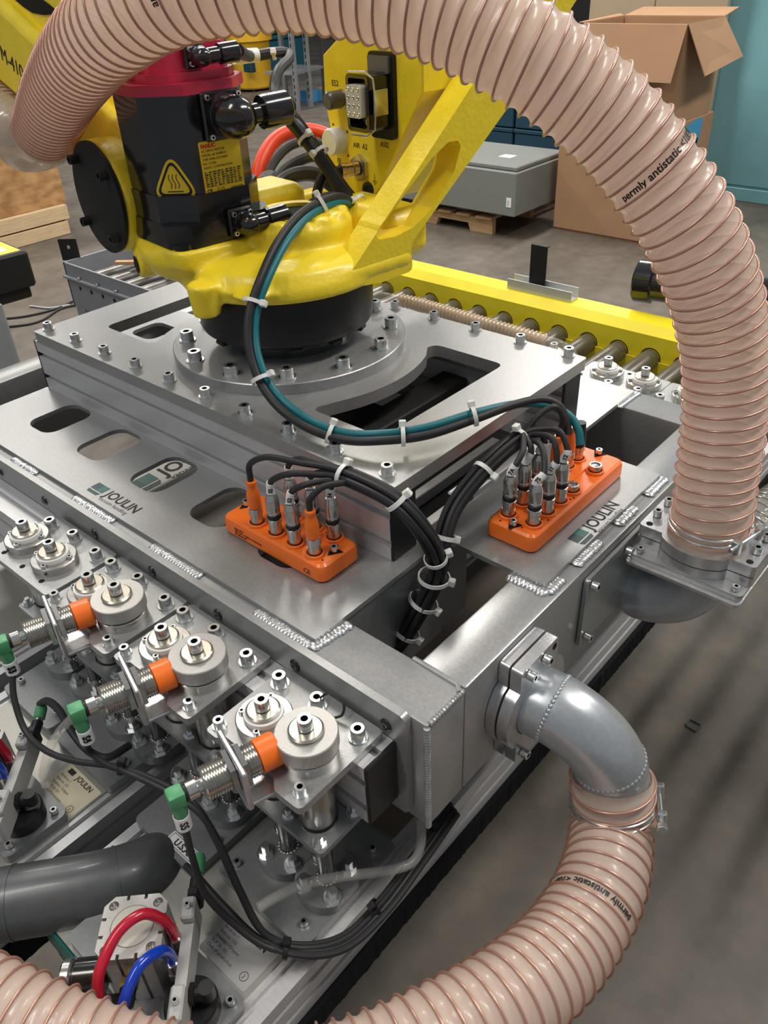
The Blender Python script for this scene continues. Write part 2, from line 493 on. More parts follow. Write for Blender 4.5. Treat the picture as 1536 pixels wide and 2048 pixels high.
# stacked-dime weld beads
def weld(a, b, w=.015, h=.0040, step=.0040, end=True):
    a = V(a); b = V(b); n = max(2, int((b - a).length / step)); d = (b - a).normalized(); side = d.cross(V((0, 0, 1))).normalized()
    mb = MB(); k = 7
    for i in range(n + 1):
        c = a.lerp(b, i / n); rows = []
        s = 1 + random.uniform(-.1, .1)
        m = M.Translation(c) @ M((d, side, V((0, 0, 1)))).transposed().to_4x4() @ M.Rotation(random.uniform(-.12, .12), 4, 'Z') @ M.Diagonal((.0052 * s, w * .5 * s, h * s, 1))
        prof = [(0, 1), (.55, .83), (.87, .5), (1, 0)]
        mb.lathe([(r, z) for r, z in reversed(prof)], m @ M.Rotation(.42, 4, 'Y'), 12)
    return obj('weld_bead', mb, 'weld', fr, ang=60)
for x0, x1 in ((-.935, -.885), (-.792, -.72), (-.640, -.565), (-.475, -.406)):
    weld((x0, .3365, ZT), (x1, .3365, ZT), .015)
weld((-.402, .338, ZT), (-.397, .376, ZT), .015)
weld((-.2785, .531, ZT), (-.2785, .552, ZT)); weld((-.318, .527, ZT), (-.280, .527, ZT))
weld((-.2785, .585, ZT), (-.2785, .627, ZT)); weld((-.2785, .672, ZT), (-.2785, .705, ZT))
weld((-.2785, .742, ZT), (-.2785, .779, ZT))
weld((-.402, .912, ZT), (-.400, .958, ZT), .012)
def seam(pts, r=.0022):
    mb = MB(); mb.tube(pts, r, 8); obj('weld_seam', mb, 'silver_paint', fr)
seam([(XR0 - .006, YF1, ZT - .0005), (-.275, YF1 - .001, ZT - .0003), (XR1 - .002, YF1 - .006, ZT - .001)], .003)
def ripple(a, b, r):
    a = V(a); b = V(b); n = int((b - a).length / .0011); pts = [a.lerp(b, i / n) for i in range(n + 1)]
    mb = MB(); mb.tube(pts, r, 8, rs=[r * (1 + .2 * math.sin(i * 2.0)) for i in range(n + 1)]); obj('weld_seam', mb, 'silver_paint', fr)
ripple((XR1 - .001, YF0 + .001, ZT - .003), (XR1 - .001, YF0 + .001, ZB), .0028)
ripple((XR1 - .001, YF0 + .004, ZT - .0016), (XR1 - .001, YF1 - .002, ZT - .0016), .0026)
# strip plate with black button screws on the front of the front beam
mb = MB(); mb.plate([rect(2 * XC + .283, -.283, .872, .9985, .007)], .322, .3295, M(((1, 0, 0, 0), (0, 0, 1, 0), (0, 1, 0, 0), (0, 0, 0, 1))))
strip = obj('front_strip', mb, 'silver_paint', fr)
for k in range(9):
    button((-.304 - .1085 * k, .322, .977), strip, (0, -1, 0))
# printed logos
def logo(o, right, up, s, parent):
    m = face_m(o, right, up)
    def tri(pts, mt, z=.00025):
        q = MB(); q.plate([pts], 0, z, m); obj('logo_mark', q, mt, parent)
    tri([(0, .30 * s), (.5 * s, .30 * s), (.5 * s, .82 * s), (0, .82 * s)], 'logo_dark')
    tri([(.5 * s, .30 * s), (.98 * s, .30 * s), (.98 * s, .82 * s), (.5 * s, .82 * s)], 'logo_teal')
    tri([(0, .22 * s), (.98 * s, .22 * s), (.86 * s, .02 * s), (.10 * s, .02 * s)], 'logo_dark')
    text('logo_lettering', 'JOULIN', s * .78, m @ M.Translation((1.2 * s, .26 * s, 0)), 'ink', parent, bold=s * .018)
    text('logo_lettering', 'vacuum handling', s * .34, m @ M.Translation((1.24 * s, -.08 * s, 0)), 'ink', parent)
logo((-.792, .350, 1.0), (1, 0, 0), (0, 1, 0), .0235, front_deck)
logo((-.284, .608, 1.0), (0, 1, 0), (-1, 0, 0), .0235, side_deck)

# ================================================================== mounting plate on aluminium profiles
mp = thing('mounting_plate', 'grey painted robot mounting plate raised on aluminium profiles', 'mounting plate', (XC, YC, 1.0))
def arc(cx, cy, r, a0, a1, n):
    return [(cx + r * math.cos(math.radians(a0 + (a1 - a0) * i / n)), cy + r * math.sin(math.radians(a0 + (a1 - a0) * i / n))) for i in range(n + 1)]
cut = rounded([(-.552, .527), (-.486, .527), (-.486, .757), (-.597, .757)], [.006, .02, .014, .0])
cutR = rounded([(-.590, .536), (-.488, .536), (-.486, .757), (-.592, .757)] , [.008, .004, .012, .014], 5) 
cutR = cutR + arc(XC, YC, .182, 30, -30, 10)[1:-1]
cutL = [(2 * XC - x, 2 * YC - y) for x, y in cutR]
mb = MB(); mb.plate([rect(-1.072, -.416, .468, .832, .004), cutR, cutL], 1.0745, 1.0895); obj('plate', mb, 'silver_paint', mp)
for k in range(10):
    x = -.437 - .0691 * k
    bolt('m8', (x, .485, 1.0895), mp, rot=k); bolt('m8', (x, .8235, 1.0895), mp, rot=k * 2)
def profile(x0, x1, y0, y1, z0, z1, parent, cap=True):
    """slotted aluminium profile along X: grooves top, bottom and sides"""
    h = z1 - z0; w = y1 - y0; g = .0038; dp = .006
    def side(yv, s):   # outline going up one side with two slots
        o = []
        for zc in (z0 + h * .27, z0 + h * .73):
            o += [(yv, zc - g), (yv + s * dp, zc - g), (yv + s * dp, zc + g), (yv, zc + g)]
        return o
    ym = (y0 + y1) / 2
    out = [(y0, z0), (y1, z0)] + side(y1, -1) + [(y1, z1), (ym + g, z1), (ym + g, z1 - dp), (ym - g, z1 - dp), (ym - g, z1), (y0, z1)] + side(y0, 1)[::-1]
    mb = MB(); mb.plate([out], x0, x1, M(((0, 0, 1, 0), (1, 0, 0, 0), (0, 1, 0, 0), (0, 0, 0, 1))))
    p = obj('profile', mb, 'anodised', parent)
    for x, sg in ((x0, -1), (x1, 1)):
        c = MB(); c.box(min(x, x + sg * .0035), max(x, x + sg * .0035), y0 - .0005, y1 + .0005, z0 - .0005, z1 + .0005, .0015); obj('end_cap', c, 'black_plastic', parent)
    return p
profile(-1.079, -.4225, .469, .506, 1.0002, 1.0743, mp)
profile(-1.079, -.4225, 2 * YC - .506, 2 * YC - .469, 1.0002, 1.0743, mp)
# cross profile glimpsed through the plate openings
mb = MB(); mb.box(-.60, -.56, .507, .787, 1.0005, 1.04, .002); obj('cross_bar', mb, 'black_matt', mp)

# adapter disc
ad = thing('adapter_disc', 'round grey adapter disc bolted under the black robot flange', 'adapter disc', (XC, YC + .002, 1.0896))
mb = MB(); mb.lathe([(0, 0), (.149, 0), (.149, .0125), (.148, .0135), (0, .0135)], M.Translation((XC, YC + .002, 1.0896)), 72); obj('disc', mb, 'silver_paint', ad)
for k in range(12):
    a = math.radians(15 + 30 * k); bolt('m10', (XC + .131 * math.cos(a), YC + .002 + .131 * math.sin(a), 1.1031), ad, rot=k * 1.3)

# ================================================================== front profile carrying the suction units
fp = thing('carrier_profile', 'slotted aluminium profile with black end cap along the front of the frame', 'profile', (XC, .303, .891))
profile(2 * XC + .2965, -.2965, .2845, .3215, .891, .9635, fp)
bp_ = thing('carrier_profile', 'slotted aluminium profile along the far side of the frame, behind the mounting plate', 'profile', (XC, 2 * YC - .303, .891))
profile(2 * XC + .2965, -.2965, 2 * YC - .3215, 2 * YC - .2845, .891, .9635, bp_)

# ================================================================== suction unit brackets
PZ = .972
def make_unit(disc=True):
    """local origin = right-front corner of the top plate at z = 0 (world PZ)"""
    t = thing('suction_bracket', 'x', 'bracket', (0, 0, 0), 'guide brackets along the front profile')
    if disc:
        out = rounded([(-.118, 0), (-.104, 0), (-.098, .006), (-.040, .006), (-.028, -.004), (0, -.004), (0, .093), (-.118, .093)], [.005, .004, 0, 0, .006, .006, .003, .003])
    else:
        out = rect(-.126, 0, .006, .093, .004)
    mb = MB(); mb.plate([out], -.0078, 0); pl = obj('top_plate', mb, 'silver_paint', t)
    holes = ((-.106, .075), (-.062, .078), (-.012, .075))
    for i, (x, y) in enumerate(holes): bolt('m8l', (x, y, 0), t, rot=i)
    if disc:
        bolt('m6', (-.0105, .0075, 0), t, rot=.4); bolt('m6', (-.111, .010, 0), t, rot=1.4)
    else:
        for x in (-.105, -.065, -.025):
            mb = MB(); mb.lathe([(0, .0002), (.0032, .0002)], M.Translation((x, .016, 0)), 14); obj('hole', mb, 'cavity', t)
    posts = ((-.0835, .037), (-.032, .038)) if disc else ((-.041, .042), (-.100, .043))
    for i, (x, y) in enumerate(posts):
        mb = MB(); mb.lathe([(0, 0), (.0245, 0), (.0245, .0085), (.0235, .0095), (0, .0095)], M.Translation((x, y, 0)), 36); b = obj('bushing_flange', mb, 'steel', t)
        for a in (30, 120, 210, 300):
            q = math.radians(a); inst('screw', BOLT['m4'][0], b, M.Translation((x + .0195 * math.cos(q), y + .0195 * math.sin(q), .0072)))
        if disc and i == 1:
            mb = MB(); mb.lathe([(0, .0095), (.0195, .0095), (.0195, .0128), (.0258, .0134), (.0258, .0270), (.0250, .0278), (0, .0278)], M.Translation((x, y, 0)), 44); obj('stop_disc', mb, 'milled_aluminium', t)
            zt = .0278
            mb = MB(); mb.lathe([(0, zt), (.0138, zt), (.0146, zt + .0022), (.0130, zt + .0034), (0, zt + .0034)], M.Translation((x, y, 0)), 32); obj('cap_washer', mb, 'washer_steel', t)
        else:
            mb = MB(); mb.lathe([(.012, .0095), (.0168, .0095), (.0175, .0118), (.0168, .0150), (.012, .0150)], M.Translation((x, y, 0)), 32); obj('slide_ring', mb, 'white_plastic', t)
            zt = .0150
            mb = MB(); mb.lathe([(0, zt), (.0138, zt), (.0146, zt + .0022), (.0130, zt + .0034), (0, zt + .0034)], M.Translation((x, y, 0)), 32); obj('cap_washer', mb, 'washer_steel', t)
        bolt('m8l', (x, y, zt + .0028), t, rot=i * .8, washer=False)
        # sleeve and rod going down
        mb = MB(); mb.cyl((x, y, -.0085), (x, y, -.090), .0165, n=28); mb.ring((x, y, -.090), (x, y, -.092), .0168, .0085); obj('sleeve', mb, 'steel', t)
        mb = MB(); mb.cyl((x, y, -.0905), (x, y, -.178), .0078, n=18); obj('rod', mb, 'dark_steel', t)
        # foot flange with nuts
        mb = MB()
        fo = [p for p in circ(x, y, .0305, 36)]
        fo = [(max(x - .0255, min(x + .0255, px)), py) for px, py in fo]
        mb.plate([fo], -.190, -.178); f = obj('foot_flange', mb, 'silver_dark', t)
        for a in (60, 150, 240, 330):
            q = math.radians(a); nut((x + .0215 * math.cos(q), y + .0215 * math.sin(q), -.178), f)
        mb = MB()
        for j in range(16):
            a = 2 * PI * j / 16; mb.lathe([(.0022, 0), (.0018, .0013), (0, .002)], M.Translation((x + .009 * math.cos(a), y + .009 * math.sin(a), -.178)), 6)
        obj('weld_ring', mb, 'steel', f, ang=60)
    # lower guide plate below the profile
    mb = MB(); xs = [p[0] for p in posts]; ys = posts[0][1]
    lo = rounded([(-.120 if disc else -.126, .05), (-.040, .012), (-.003, .012), (-.003, .058), (-.003, .092), (-.120, .092)] if disc else [(-.126, .012), (-.003, .012), (-.003, .092), (-.126, .092)], .004)
    lo = rect(-.118, -.003, .012, .092, .004)
    mb.plate([lo] + [circ(x, y, .0182, 28)[::-1] for x, y in posts], -.0882, -.0822); lp = obj('guide_plate', mb, 'silver_dark', t)
    for x, y in ((-.012, .020), (-.052, .022), (-.010, .060), (-.110, .022)):
        nut((x, y, -.0822), lp, small=True)
    return t
U = {}
proto = make_unit(True); flat = make_unit(False)
def move(t, w):
    def rec(o, w):
        for ch in o.children: rec(ch, w @ (wm(o).inverted() @ wm(ch)))
        WM[o.name] = w.copy()
    rec(t, w); t.matrix_world = w
xs = (-.304, -.4415, -.5655)
names = ('guide bracket with round stop disc at the right end, beside the black end cap',
         'guide bracket with round stop disc, middle one of the three disc brackets',
         'guide bracket with round stop disc, left one of the three disc brackets')
for i, x in enumerate(xs):
    w = M.Translation((x, .2255, PZ))
    if i == 0: move(proto, w); proto['label'] = names[0]
    else: dup(proto, w, names[i])
move(flat, M.Translation((-.690, .2255, PZ))); flat['label'] = 'guide bracket with two white slide rings and no stop disc, at the left picture edge'
# far side, seen beyond the mounting plate
for i, x in enumerate((-.268, -.395, -.545)):
    dup(flat, M.Translation((x - .126, 2 * YC - .2255, PZ)) @ M.Rotation(PI, 4, 'Z'),
        ['far guide bracket half hidden behind the tall ribbed hose', 'far guide bracket with two slide rings behind the frame corner, left of the hose', 'far guide bracket mostly hidden behind the mounting plate corner'][i])

# ================================================================== suction modules below
def module(x0, x1, label, y0=-.13, y1=1.36, bright=False):
    t = thing('suction_module', label, 'suction gripper', ((x0 + x1) / 2, .6, .69), 'long suction modules under the frame')
    # body with slotted sides
    h0, h1 = .705, .768
    g = [(x0, h0), (x1, h0)]
    for zc in (.724, .748):
        g += [(x1, zc - .004), (x1 - .006, zc - .004), (x1 - .006, zc + .004), (x1, zc + .004)]
    g += [(x1, h1), (x1 - .012, h1), (x1 - .012, h1 - .006), (x1 - .018, h1 - .006), (x1 - .018, h1), (x0 + .018, h1), (x0 + .018, h1 - .006), (x0 + .012, h1 - .006), (x0 + .012, h1), (x0, h1)]
    for zc in (.748, .724):
        g += [(x0, zc + .004), (x0 + .006, zc + .004), (x0 + .006, zc - .004), (x0, zc - .004)]
    mb = MB(); mb.plate([g], -y1, -y0, M(((1, 0, 0, 0), (0, 0, -1, 0), (0, 1, 0, 0), (0, 0, 0, 1)))); obj('body', mb, 'anodised', t)
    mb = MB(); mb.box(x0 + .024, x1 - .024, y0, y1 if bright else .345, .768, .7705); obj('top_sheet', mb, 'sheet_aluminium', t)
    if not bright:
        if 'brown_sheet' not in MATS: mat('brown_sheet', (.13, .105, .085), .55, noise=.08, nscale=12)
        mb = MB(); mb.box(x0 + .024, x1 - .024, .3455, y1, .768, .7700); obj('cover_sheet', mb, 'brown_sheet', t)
    # ragged foam pad
    rnd = random.Random(3)
    mb = MB(); n = 420
    for sx, xx in ((1, x1), (-1, x0)):
        vs = []
        for i in range(n + 1):
            y = y0 + (y1 - y0) * i / n; o = sx * (.0055 + rnd.uniform(-.0007, .0009))
            vs.append([mb.bm.verts.new((xx - sx * .02, y, .7045)), mb.bm.verts.new((xx + o, y, .7045 - rnd.uniform(0, .001))), mb.bm.verts.new((xx + o + rnd.uniform(-.0006, .0006), y, .688)), mb.bm.verts.new((xx + o * .8, y, .668)), mb.bm.verts.new((xx - sx * .02, y, .668))])
        for A, B in zip(vs, vs[1:]):
            for j in range(4): mb.bm.faces.new((A[j], B[j], B[j + 1], A[j + 1]))
    mb.box(x0 + .02, x1 - .02, y0, y1, .668, .7045)
    obj('foam_pad', mb, 'foam', t, ang=70)
    mb = MB(); mb.box(x0 + .002, x1 - .002, y0 - .003, y0 - .0002, .708, .767, .001); obj('end_plate', mb, 'logo_teal', t)
    return t
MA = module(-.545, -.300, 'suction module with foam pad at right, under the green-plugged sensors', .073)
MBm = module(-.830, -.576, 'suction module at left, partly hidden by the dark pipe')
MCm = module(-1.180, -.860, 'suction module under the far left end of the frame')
mb = MB(); mb.box(-1.152, -1.046, .515, .80, .7702, .7706); obj('logo_sheet', mb, 'sheet_aluminium', MCm)
def mod_plate(x0, x1, y0, y1, bolts, parent, mt='silver_dark', notch=False):
    mb = MB(); mb.plate([rounded([(x0, y0), (x1, y0), (x1, y1), (x0, y1)], .008)], .7708, .7817); p = obj('base_plate', mb, mt, parent)
    for x, y in bolts: inst('bolt', BOLT['m5'][0], p, M.Translation((x, y, .781)))
    return p
mod_plate(-.430, -.310, .205, .335, [(-.326, .222), (-.326, .316), (-.418, .222), (-.418, .32)], MA)
pa2 = mod_plate(-.540, -.4435, .186, .335, [(-.528, .28), (-.452, .225), (-.455, .32)], MA)
mod_plate(-.700, -.592, .190, .335, [(-.604, .222), (-.69, .222), (-.604, .32), (-.69, .32)], MBm)
mod_plate(-.822, -.716, .190, .335, [(-.73, .21), (-.81, .21), (-.73, .32), (-.81, .32)], MBm)
# maker's stickers
def sticker(cx, cy, z, ang, w, h, mt, parent, name='label'):
    m = M.Translation((cx, cy, z)) @ M.Rotation(math.radians(ang), 4, 'Z')
    mb = MB(); mb.plate([rect(-w / 2, w / 2, -h / 2, h / 2, min(w, h) * .06)], 0, .0003, m); o = obj(name, mb, mt, parent); return o, m
def usa(cx, cy, z, parent, red=False):
    o, m = sticker(cx, cy, z, 0, .043, .0135, 'label_white', parent)
    mm = m @ M.Translation((0, 0, .0003))
    mb = MB(); mb.plate([rect(-.0195, .0195, -.0057, .0057), rect(-.019, .019, -.0052, .0052)[::-1]], 0, .0002, mm); obj('print', mb, 'ink', o)
    text('print', 'U.S.A.', .0095, mm @ M.Translation((0, -.0033, 0)), 'ink', o, bold=.0003, align='CENTER')
    if red:
        mb = MB(); mb.box(-.02, .012, .0045, .0058, 0, .0002, 0, mm); obj('print', mb, 'ink_red', o)
usa(-.4735, .1985, .7819, pa2)
usa(-.722, .2035, .7707, MBm, True)
def serial(cx, cy, z, parent, mt):
    o, m = sticker(cx, cy, z, 0, .062, .043, mt, parent)
    mm = m @ M.Translation((0, 0, .0003))
    text('print', 'JOULIN', .0085, mm @ M.Translation((-.008, .0125, 0)), 'ink', o, bold=.0002)
    mb = MB(); mb.box(-.024, -.014, .0125, .0185, 0, .0002, 0, mm); obj('print', mb, 'ink', o)
    for k, s in enumerate(('Serial no. 1', 'Item no. 132', 'Système / Gripper', 'EOF 26 151', 'Date of production')):
        text('print', s, .0042, mm @ M.Translation((-.027, .006 - .0052 * k, 0)), 'ink', o)
    mb = MB(); mb.plate([circ(.021, -.012, .0042, 20), circ(.021, -.012, .0037, 20)[::-1]], 0, .0002, mm); obj('print', mb, 'ink', o)
    text('print', '2', .005, mm @ M.Translation((.0195, -.0138, 0)), 'ink', o)
serial(-.3595, .171, .7707, MA, 'label_grey'); serial(-.632, .164, .7707, MBm, 'label_cream')
logo((-1.066, .556, .7708), (0, 1, 0), (-1, 0, 0), .055, MCm)
# dark foam-backed sheet strip on module B
# ================================================================== pipe elbows with split clamps
def elbow_pts(p, d0, d1, r, lead, tail, n=14):
    """centre line: from p along d0 for lead, quarter bend of radius r to d1, then tail"""
    p = V(p); d0 = V(d0).normalized(); d1 = V(d1).normalized()
    c = p + d0 * lead + d1 * r; out = [p.copy()]
    for i in range(n + 1):
        a = PI / 2 * i / n; out.append(c - d1 * r * math.cos(a) + d0 * r * math.sin(a))
    out.append(out[-1] + d1 * tail); return out
def clamp_outline(rr=.049, e=.0605, w=.031, hole=.0345):
    """ring with a tab at either end of local x"""
    pts = []
    y0 = w; a = math.asin(w / rr)
    def tab(s):
        return [(s * e, -s * w), (s * e, s * w)]
    body = []
    a0 = math.degrees(math.asin(w * 1.08 / rr))
    body += rounded([(rr * math.cos(math.radians(a0)) * .98, -w), (e, -w), (e, w), (rr * math.cos(math.radians(a0)) * .98, w)], [0, .005, .005, 0], 4)
    body += arc(0, 0, rr, a0 + 6, 180 - a0 - 6, 14)
    body += rounded([(-rr * math.cos(math.radians(a0)) * .98, w), (-e, w), (-e, -w), (-rr * math.cos(math.radians(a0)) * .98, -w)], [0, .005, .005, 0], 4)
    body += arc(0, 0, rr, 180 + a0 + 6, 360 - a0 - 6, 14)
    return body, circ(0, 0, hole, 40)[::-1]
def split_clamp(m, parent, name='clamp_plate', layers=((0, .0100), (.0122, .0235)), hole=.0335, bolts=True):
    o, h = clamp_outline(hole=hole)
    top = layers[-1][1]
    for z0, z1 in layers:
        mb = MB(); mb.plate([o, h], z0, z1, m); obj(name, mb, 'raw_aluminium', parent)
    if bolts:
        for x, y in ((-.052, -.006), (-.052, .020), (.052, -.006), (.052, .020)):
            w = m @ M.Translation((x, y, top - .0008))
            inst('bolt', BOLT['m6'][0], parent, w)
        for x, y in ((-.052, -.024), (.052, -.024)):
            mb = MB(); mb.lathe([(0, .0003), (.0035, .0003)], m @ M.Translation((x, y, top)), 14); obj('hole', mb, 'cavity', parent)
# lower elbow on the right beam
LE = V((-.2668, .462, .926))
le = thing('elbow_pipe', 'silver painted pipe elbow turning down from the frame corner into the lower hose', 'pipe', LE)
split_clamp(mtx(LE + V((.0005, 0, 0)), (1, 0, 0), (0, 0, 1)), le)
PR = .0335
lp = elbow_pts(LE + V((.012, 0, 0)), (1, .10, 0), (.12, .18, -1), .058, .022, .045)
mb = MB(); mb.tube(lp, PR, 36); obj('pipe', mb, 'pipe_paint', le)
for k in (2, 13):
    t = (lp[k + 1] - lp[k]).normalized(); f = frame(t)
    mb = MB()
    for j in range(46):
        a = 2 * PI * j / 46; mb.lathe([(.0026, -.0005), (.002, .0006), (0, .0011)], mtx(lp[k] + f @ V((math.cos(a), math.sin(a), 0)) * PR, f @ V((math.cos(a), math.sin(a), 0))), 6)
    obj('weld_ring', mb, 'pipe_paint', le, ang=60)
# upper elbow
UE = V((-.2668, .707, .894))
ue = thing('elbow_pipe', 'silver painted pipe elbow turning up from the frame into the tall arched hose', 'pipe', UE)
mb = MB(); mb.plate([rect(-.001, .089, -.045, .1275, .004)], .0008, .0050, mtx(UE, (1, 0, 0), (0, 0, 1)) @ M.Scale(1, 4)); fpz = obj('flange_plate', mb, 'silver_paint', ue)
up = elbow_pts(UE + V((.005, 0, 0)), (1, 0, 0), (0, 0, 1), .062, .0028, .025)
mb = MB(); mb.tube(up, .0358, 36); obj('pipe', mb, 'pipe_paint', ue)
for dy, dz in ((-.118, .079), (-.045, .079), (-.118, .009)):
    inst('bolt', BOLT['m6'][0], ue, mtx(UE + V((.0046, dy, dz)), (1, 0, 0)))
UC = V((-.1975, .707, 0))
m0 = M.Translation((UC.x, UC.y, .9645))
mb = MB(); mb.plate([rect(-.060, .060, -.056, .056, .006), circ(0, 0, .033, 32)[::-1]], 0, .0035, m0); obj('base_flange', mb, 'raw_aluminium', ue)
mb = MB(); mb.plate([rect(-.059, .059, -.050, .050, .006), circ(0, 0, .033, 32)[::-1]], .0037, .0105, m0); obj('base_flange', mb, 'silver_paint', ue)
split_clamp(M.Translation((UC.x, UC.y, .9752)), ue, layers=((0, .0105), (.0118, .0248)), hole=.0385)
for x, y in ((-.050, -.042), (.050, -.042)):
    inst('bolt', BOLT['m5'][0], ue, m0 @ M.Translation((x, y, .0095)))

# ================================================================== ribbed hoses with copper spiral
def hose(path, R, pitch, parent, amp=.0028, wire=.0012, nth=40, wallmat='hose_wall', clear0=0, phase=0, wiremat='copper'):
    pts = spline(path, 14); _, T = resample(pts, 10)
    turns = T / pitch; per = 7; n = int(turns * per)
    P, T = resample(pts, n); F = pframes(P)
    mb = MB(); rows = []
    def rad(u):                 # u in turns: 0 = on the wire (peak)
        f = abs((u % 1.0) - .5) * 2      # 1 on wire, 0 between
        return R - amp * (1 - f ** 1.6)
    for i, (p, a, b, t) in enumerate(F):
        s = T * i / n; row = []
        for k in range(nth):
            th = 2 * PI * k / nth; r = rad(s / pitch - k / nth + phase)
            row.append(mb.bm.verts.new(p + (a * math.cos(th) + b * math.sin(th)) * r))
        rows.append(row)
    for A, B in zip(rows, rows[1:]):
        for k in range(nth): mb.bm.faces.new((A[k], A[(k + 1) % nth], B[(k + 1) % nth], B[k]))
    w = obj('hose_wall', mb, wallmat, parent, ang=80)
    # spiral wire
    seg = 36; m = int(turns * seg); wp = []
    def at_s(s):
        x = min(max(s / T * n, 0), n - 1e-6); i = int(x); f = x - i
        p = F[i][0].lerp(F[i + 1][0], f); a = F[i][1].lerp(F[i + 1][1], f); b = F[i][2].lerp(F[i + 1][2], f)
        return p, a, b, F[i][3]
    for j in range(m + 1):
        s = T * j / m; u = s / pitch + phase; th = 2 * PI * u
        p, a, b, t = at_s(s)
        wp.append(p + (a * math.cos(th) + b * math.sin(th)) * (R + wire * .35))
    mb = MB(); mb.tube(wp, wire, 6); obj('spiral_wire', mb, wiremat, parent, ang=80)
    return at_s, T
def hose_print(txt, at_s, s0, th0, R, pitch, size, parent, phase=0, off=.0):
    u = s0 / pitch - th0 / (2 * PI) + phase; s0 += (.22 - (u % 1.0)) * pitch
    mb = text_mb(txt, size, .0002, size * .02, sub=.004)
    for v in mb.bm.verts:
        th = th0 + v.co.x / R; s = s0 + pitch * (th - th0) / (2 * PI) + v.co.y
        p, a, b, t = at_s(s)
        v.co = p + (a * math.cos(th) + b * math.sin(th)) * (R + v.co.z + .0002)
    obj('print', mb, 'ink', parent, ang=30)
HR = .0385
# tall arched hose
arch = [UC + V((0, 0, .983)), UC + V((-.0005, 0, 1.03)), at(1432, 955, d=.792), at(1446, 860, d=.768), at(1453, 770, d=.745), at(1449, 690, d=.724), at(1433, 600, d=.700), at(1396, 495, d=.672), at(1340, 395, d=.652), at(1240, 262, d=.635),
        at(1132, 165, d=.622), at(1030, 96, d=.615), at(850, 5, d=.618), at(620, -44, d=.632), at(420, -34, d=.645), at(315, -4, d=.665), at(240, 42, d=.70), at(178, 99, d=.765), at(124, 178, d=.88), at(88, 260, d=1.02)]
ah = thing('ribbed_hose', 'tall arched translucent hose with copper spiral looping over the robot wrist', 'hose', arch[0], 'ribbed vacuum hoses')
hs, HT = hose(arch, HR, .0135, ah)
# lower hose sweeping round the corner and along the bottom edge
e1 = lp[-1]; ed = (lp[-1] - lp[-2]).normalized()
low = [lp[-2] + ed * .006, at(1224, 1650, d=.762), at(1203, 1770, d=.712), at(1132, 1892, d=.665), at(1020, 1995, d=.62), at(860, 2090, d=.585), at(680, 2165, d=.565), at(480, 2195, d=.56), at(300, 2160, d=.565), at(150, 2110, d=.57), at(20, 2052, d=.58), at(-120, 1985, d=.60)]
lh = thing('ribbed_hose', 'translucent hose with copper spiral hanging from the lower elbow and sweeping along the bottom', 'hose', low[0], 'ribbed vacuum hoses')
hs2, HT2 = hose(low, HR, .0135, lh, phase=.3)
# wire hose clamps
def wire_clamp(p, d, toward, R, label):
    t = thing('hose_clamp', label, 'hose clamp', p, 'wire hose clamps')
    f = frame(d, toward)
    for dz in (-.0035, .0035):
        pts = [V(p) + f @ V((math.cos(a) * R, math.sin(a) * R, dz)) for a in [math.radians(24 + 312 * i / 48) for i in range(49)]]
        mb = MB(); mb.tube(pts, .0013, 8); obj('wire', mb, 'zinc', t)
    q = V(p) + f @ V((R + .003, 0, 0)); tg = f @ V((0, 1, 0))
    mb = MB(); mb.cyl(q - tg * .028, q + tg * .030, .0023, n=10); mb.hexnut(q + tg * .028, q + tg * .034, .0085); obj('screw', mb, 'zinc', t)
    for s in (-1, 1):
        mb = MB(); mb.box(-.004, .005, -.0035, .0035, -.008, .008, .0012, M.Translation(q + tg * s * .019) @ f.to_4x4()); obj('lug', mb, 'zinc', t)
p, a, b, t = hs(.030)
wire_clamp(p, t, CR @ V((.55, -.2, .8)), HR + .001, 'wire hose clamp with screw at the foot of the tall arched hose')
p, a, b, t = hs2(.032)
wire_clamp(p, t, CR @ V((1, -.3, .15)), HR + .001, 'wire hose clamp sticking out from the top of the lower hose')
# clear coupling where the arched hose meets the robot arm hose
cp = thing('hose_coupling', 'clear plastic bend joining the arched hose to a smaller hose at left', 'coupling', arch[-1])
pe = arch[-1]; pd = (arch[-1] - arch[-2]).normalized()
cpts = spline([pe - pd * .004, pe + pd * .022, at(46, 282, d=1.09), at(18, 250, d=1.12), at(-12, 222, d=1.15)], 8)
mb = MB(); mb.tube(cpts, .041, 28, rs=[.0425 - .008 * i / len(cpts) for i in range(len(cpts))]); obj('bend', mb, 'hose_clear', cp)
sh = thing('ribbed_hose', 'small translucent ribbed hose leaving the picture at upper left below the yellow arm', 'hose', at(20, 245, d=1.14), 'ribbed vacuum hoses')
hose([at(30, 250, d=1.14), at(-10, 215, d=1.15), at(-80, 165, d=1.18)], .036, .008, sh, amp=.0015, wire=.0008)
# stub of another elbow at the right edge
rs_ = thing('ribbed_hose', 'short clear ribbed hose stub at the right edge behind the clamp', 'hose', at(1520, 1040, d=.95), 'ribbed vacuum hoses')
hose([at(1496, 1062, d=.95), at(1520, 1038, d=.96), at(1600, 980, d=1.0)], .028, .010, rs_, amp=.001, wire=.0008, wallmat='tube_clear', wiremat='steel')
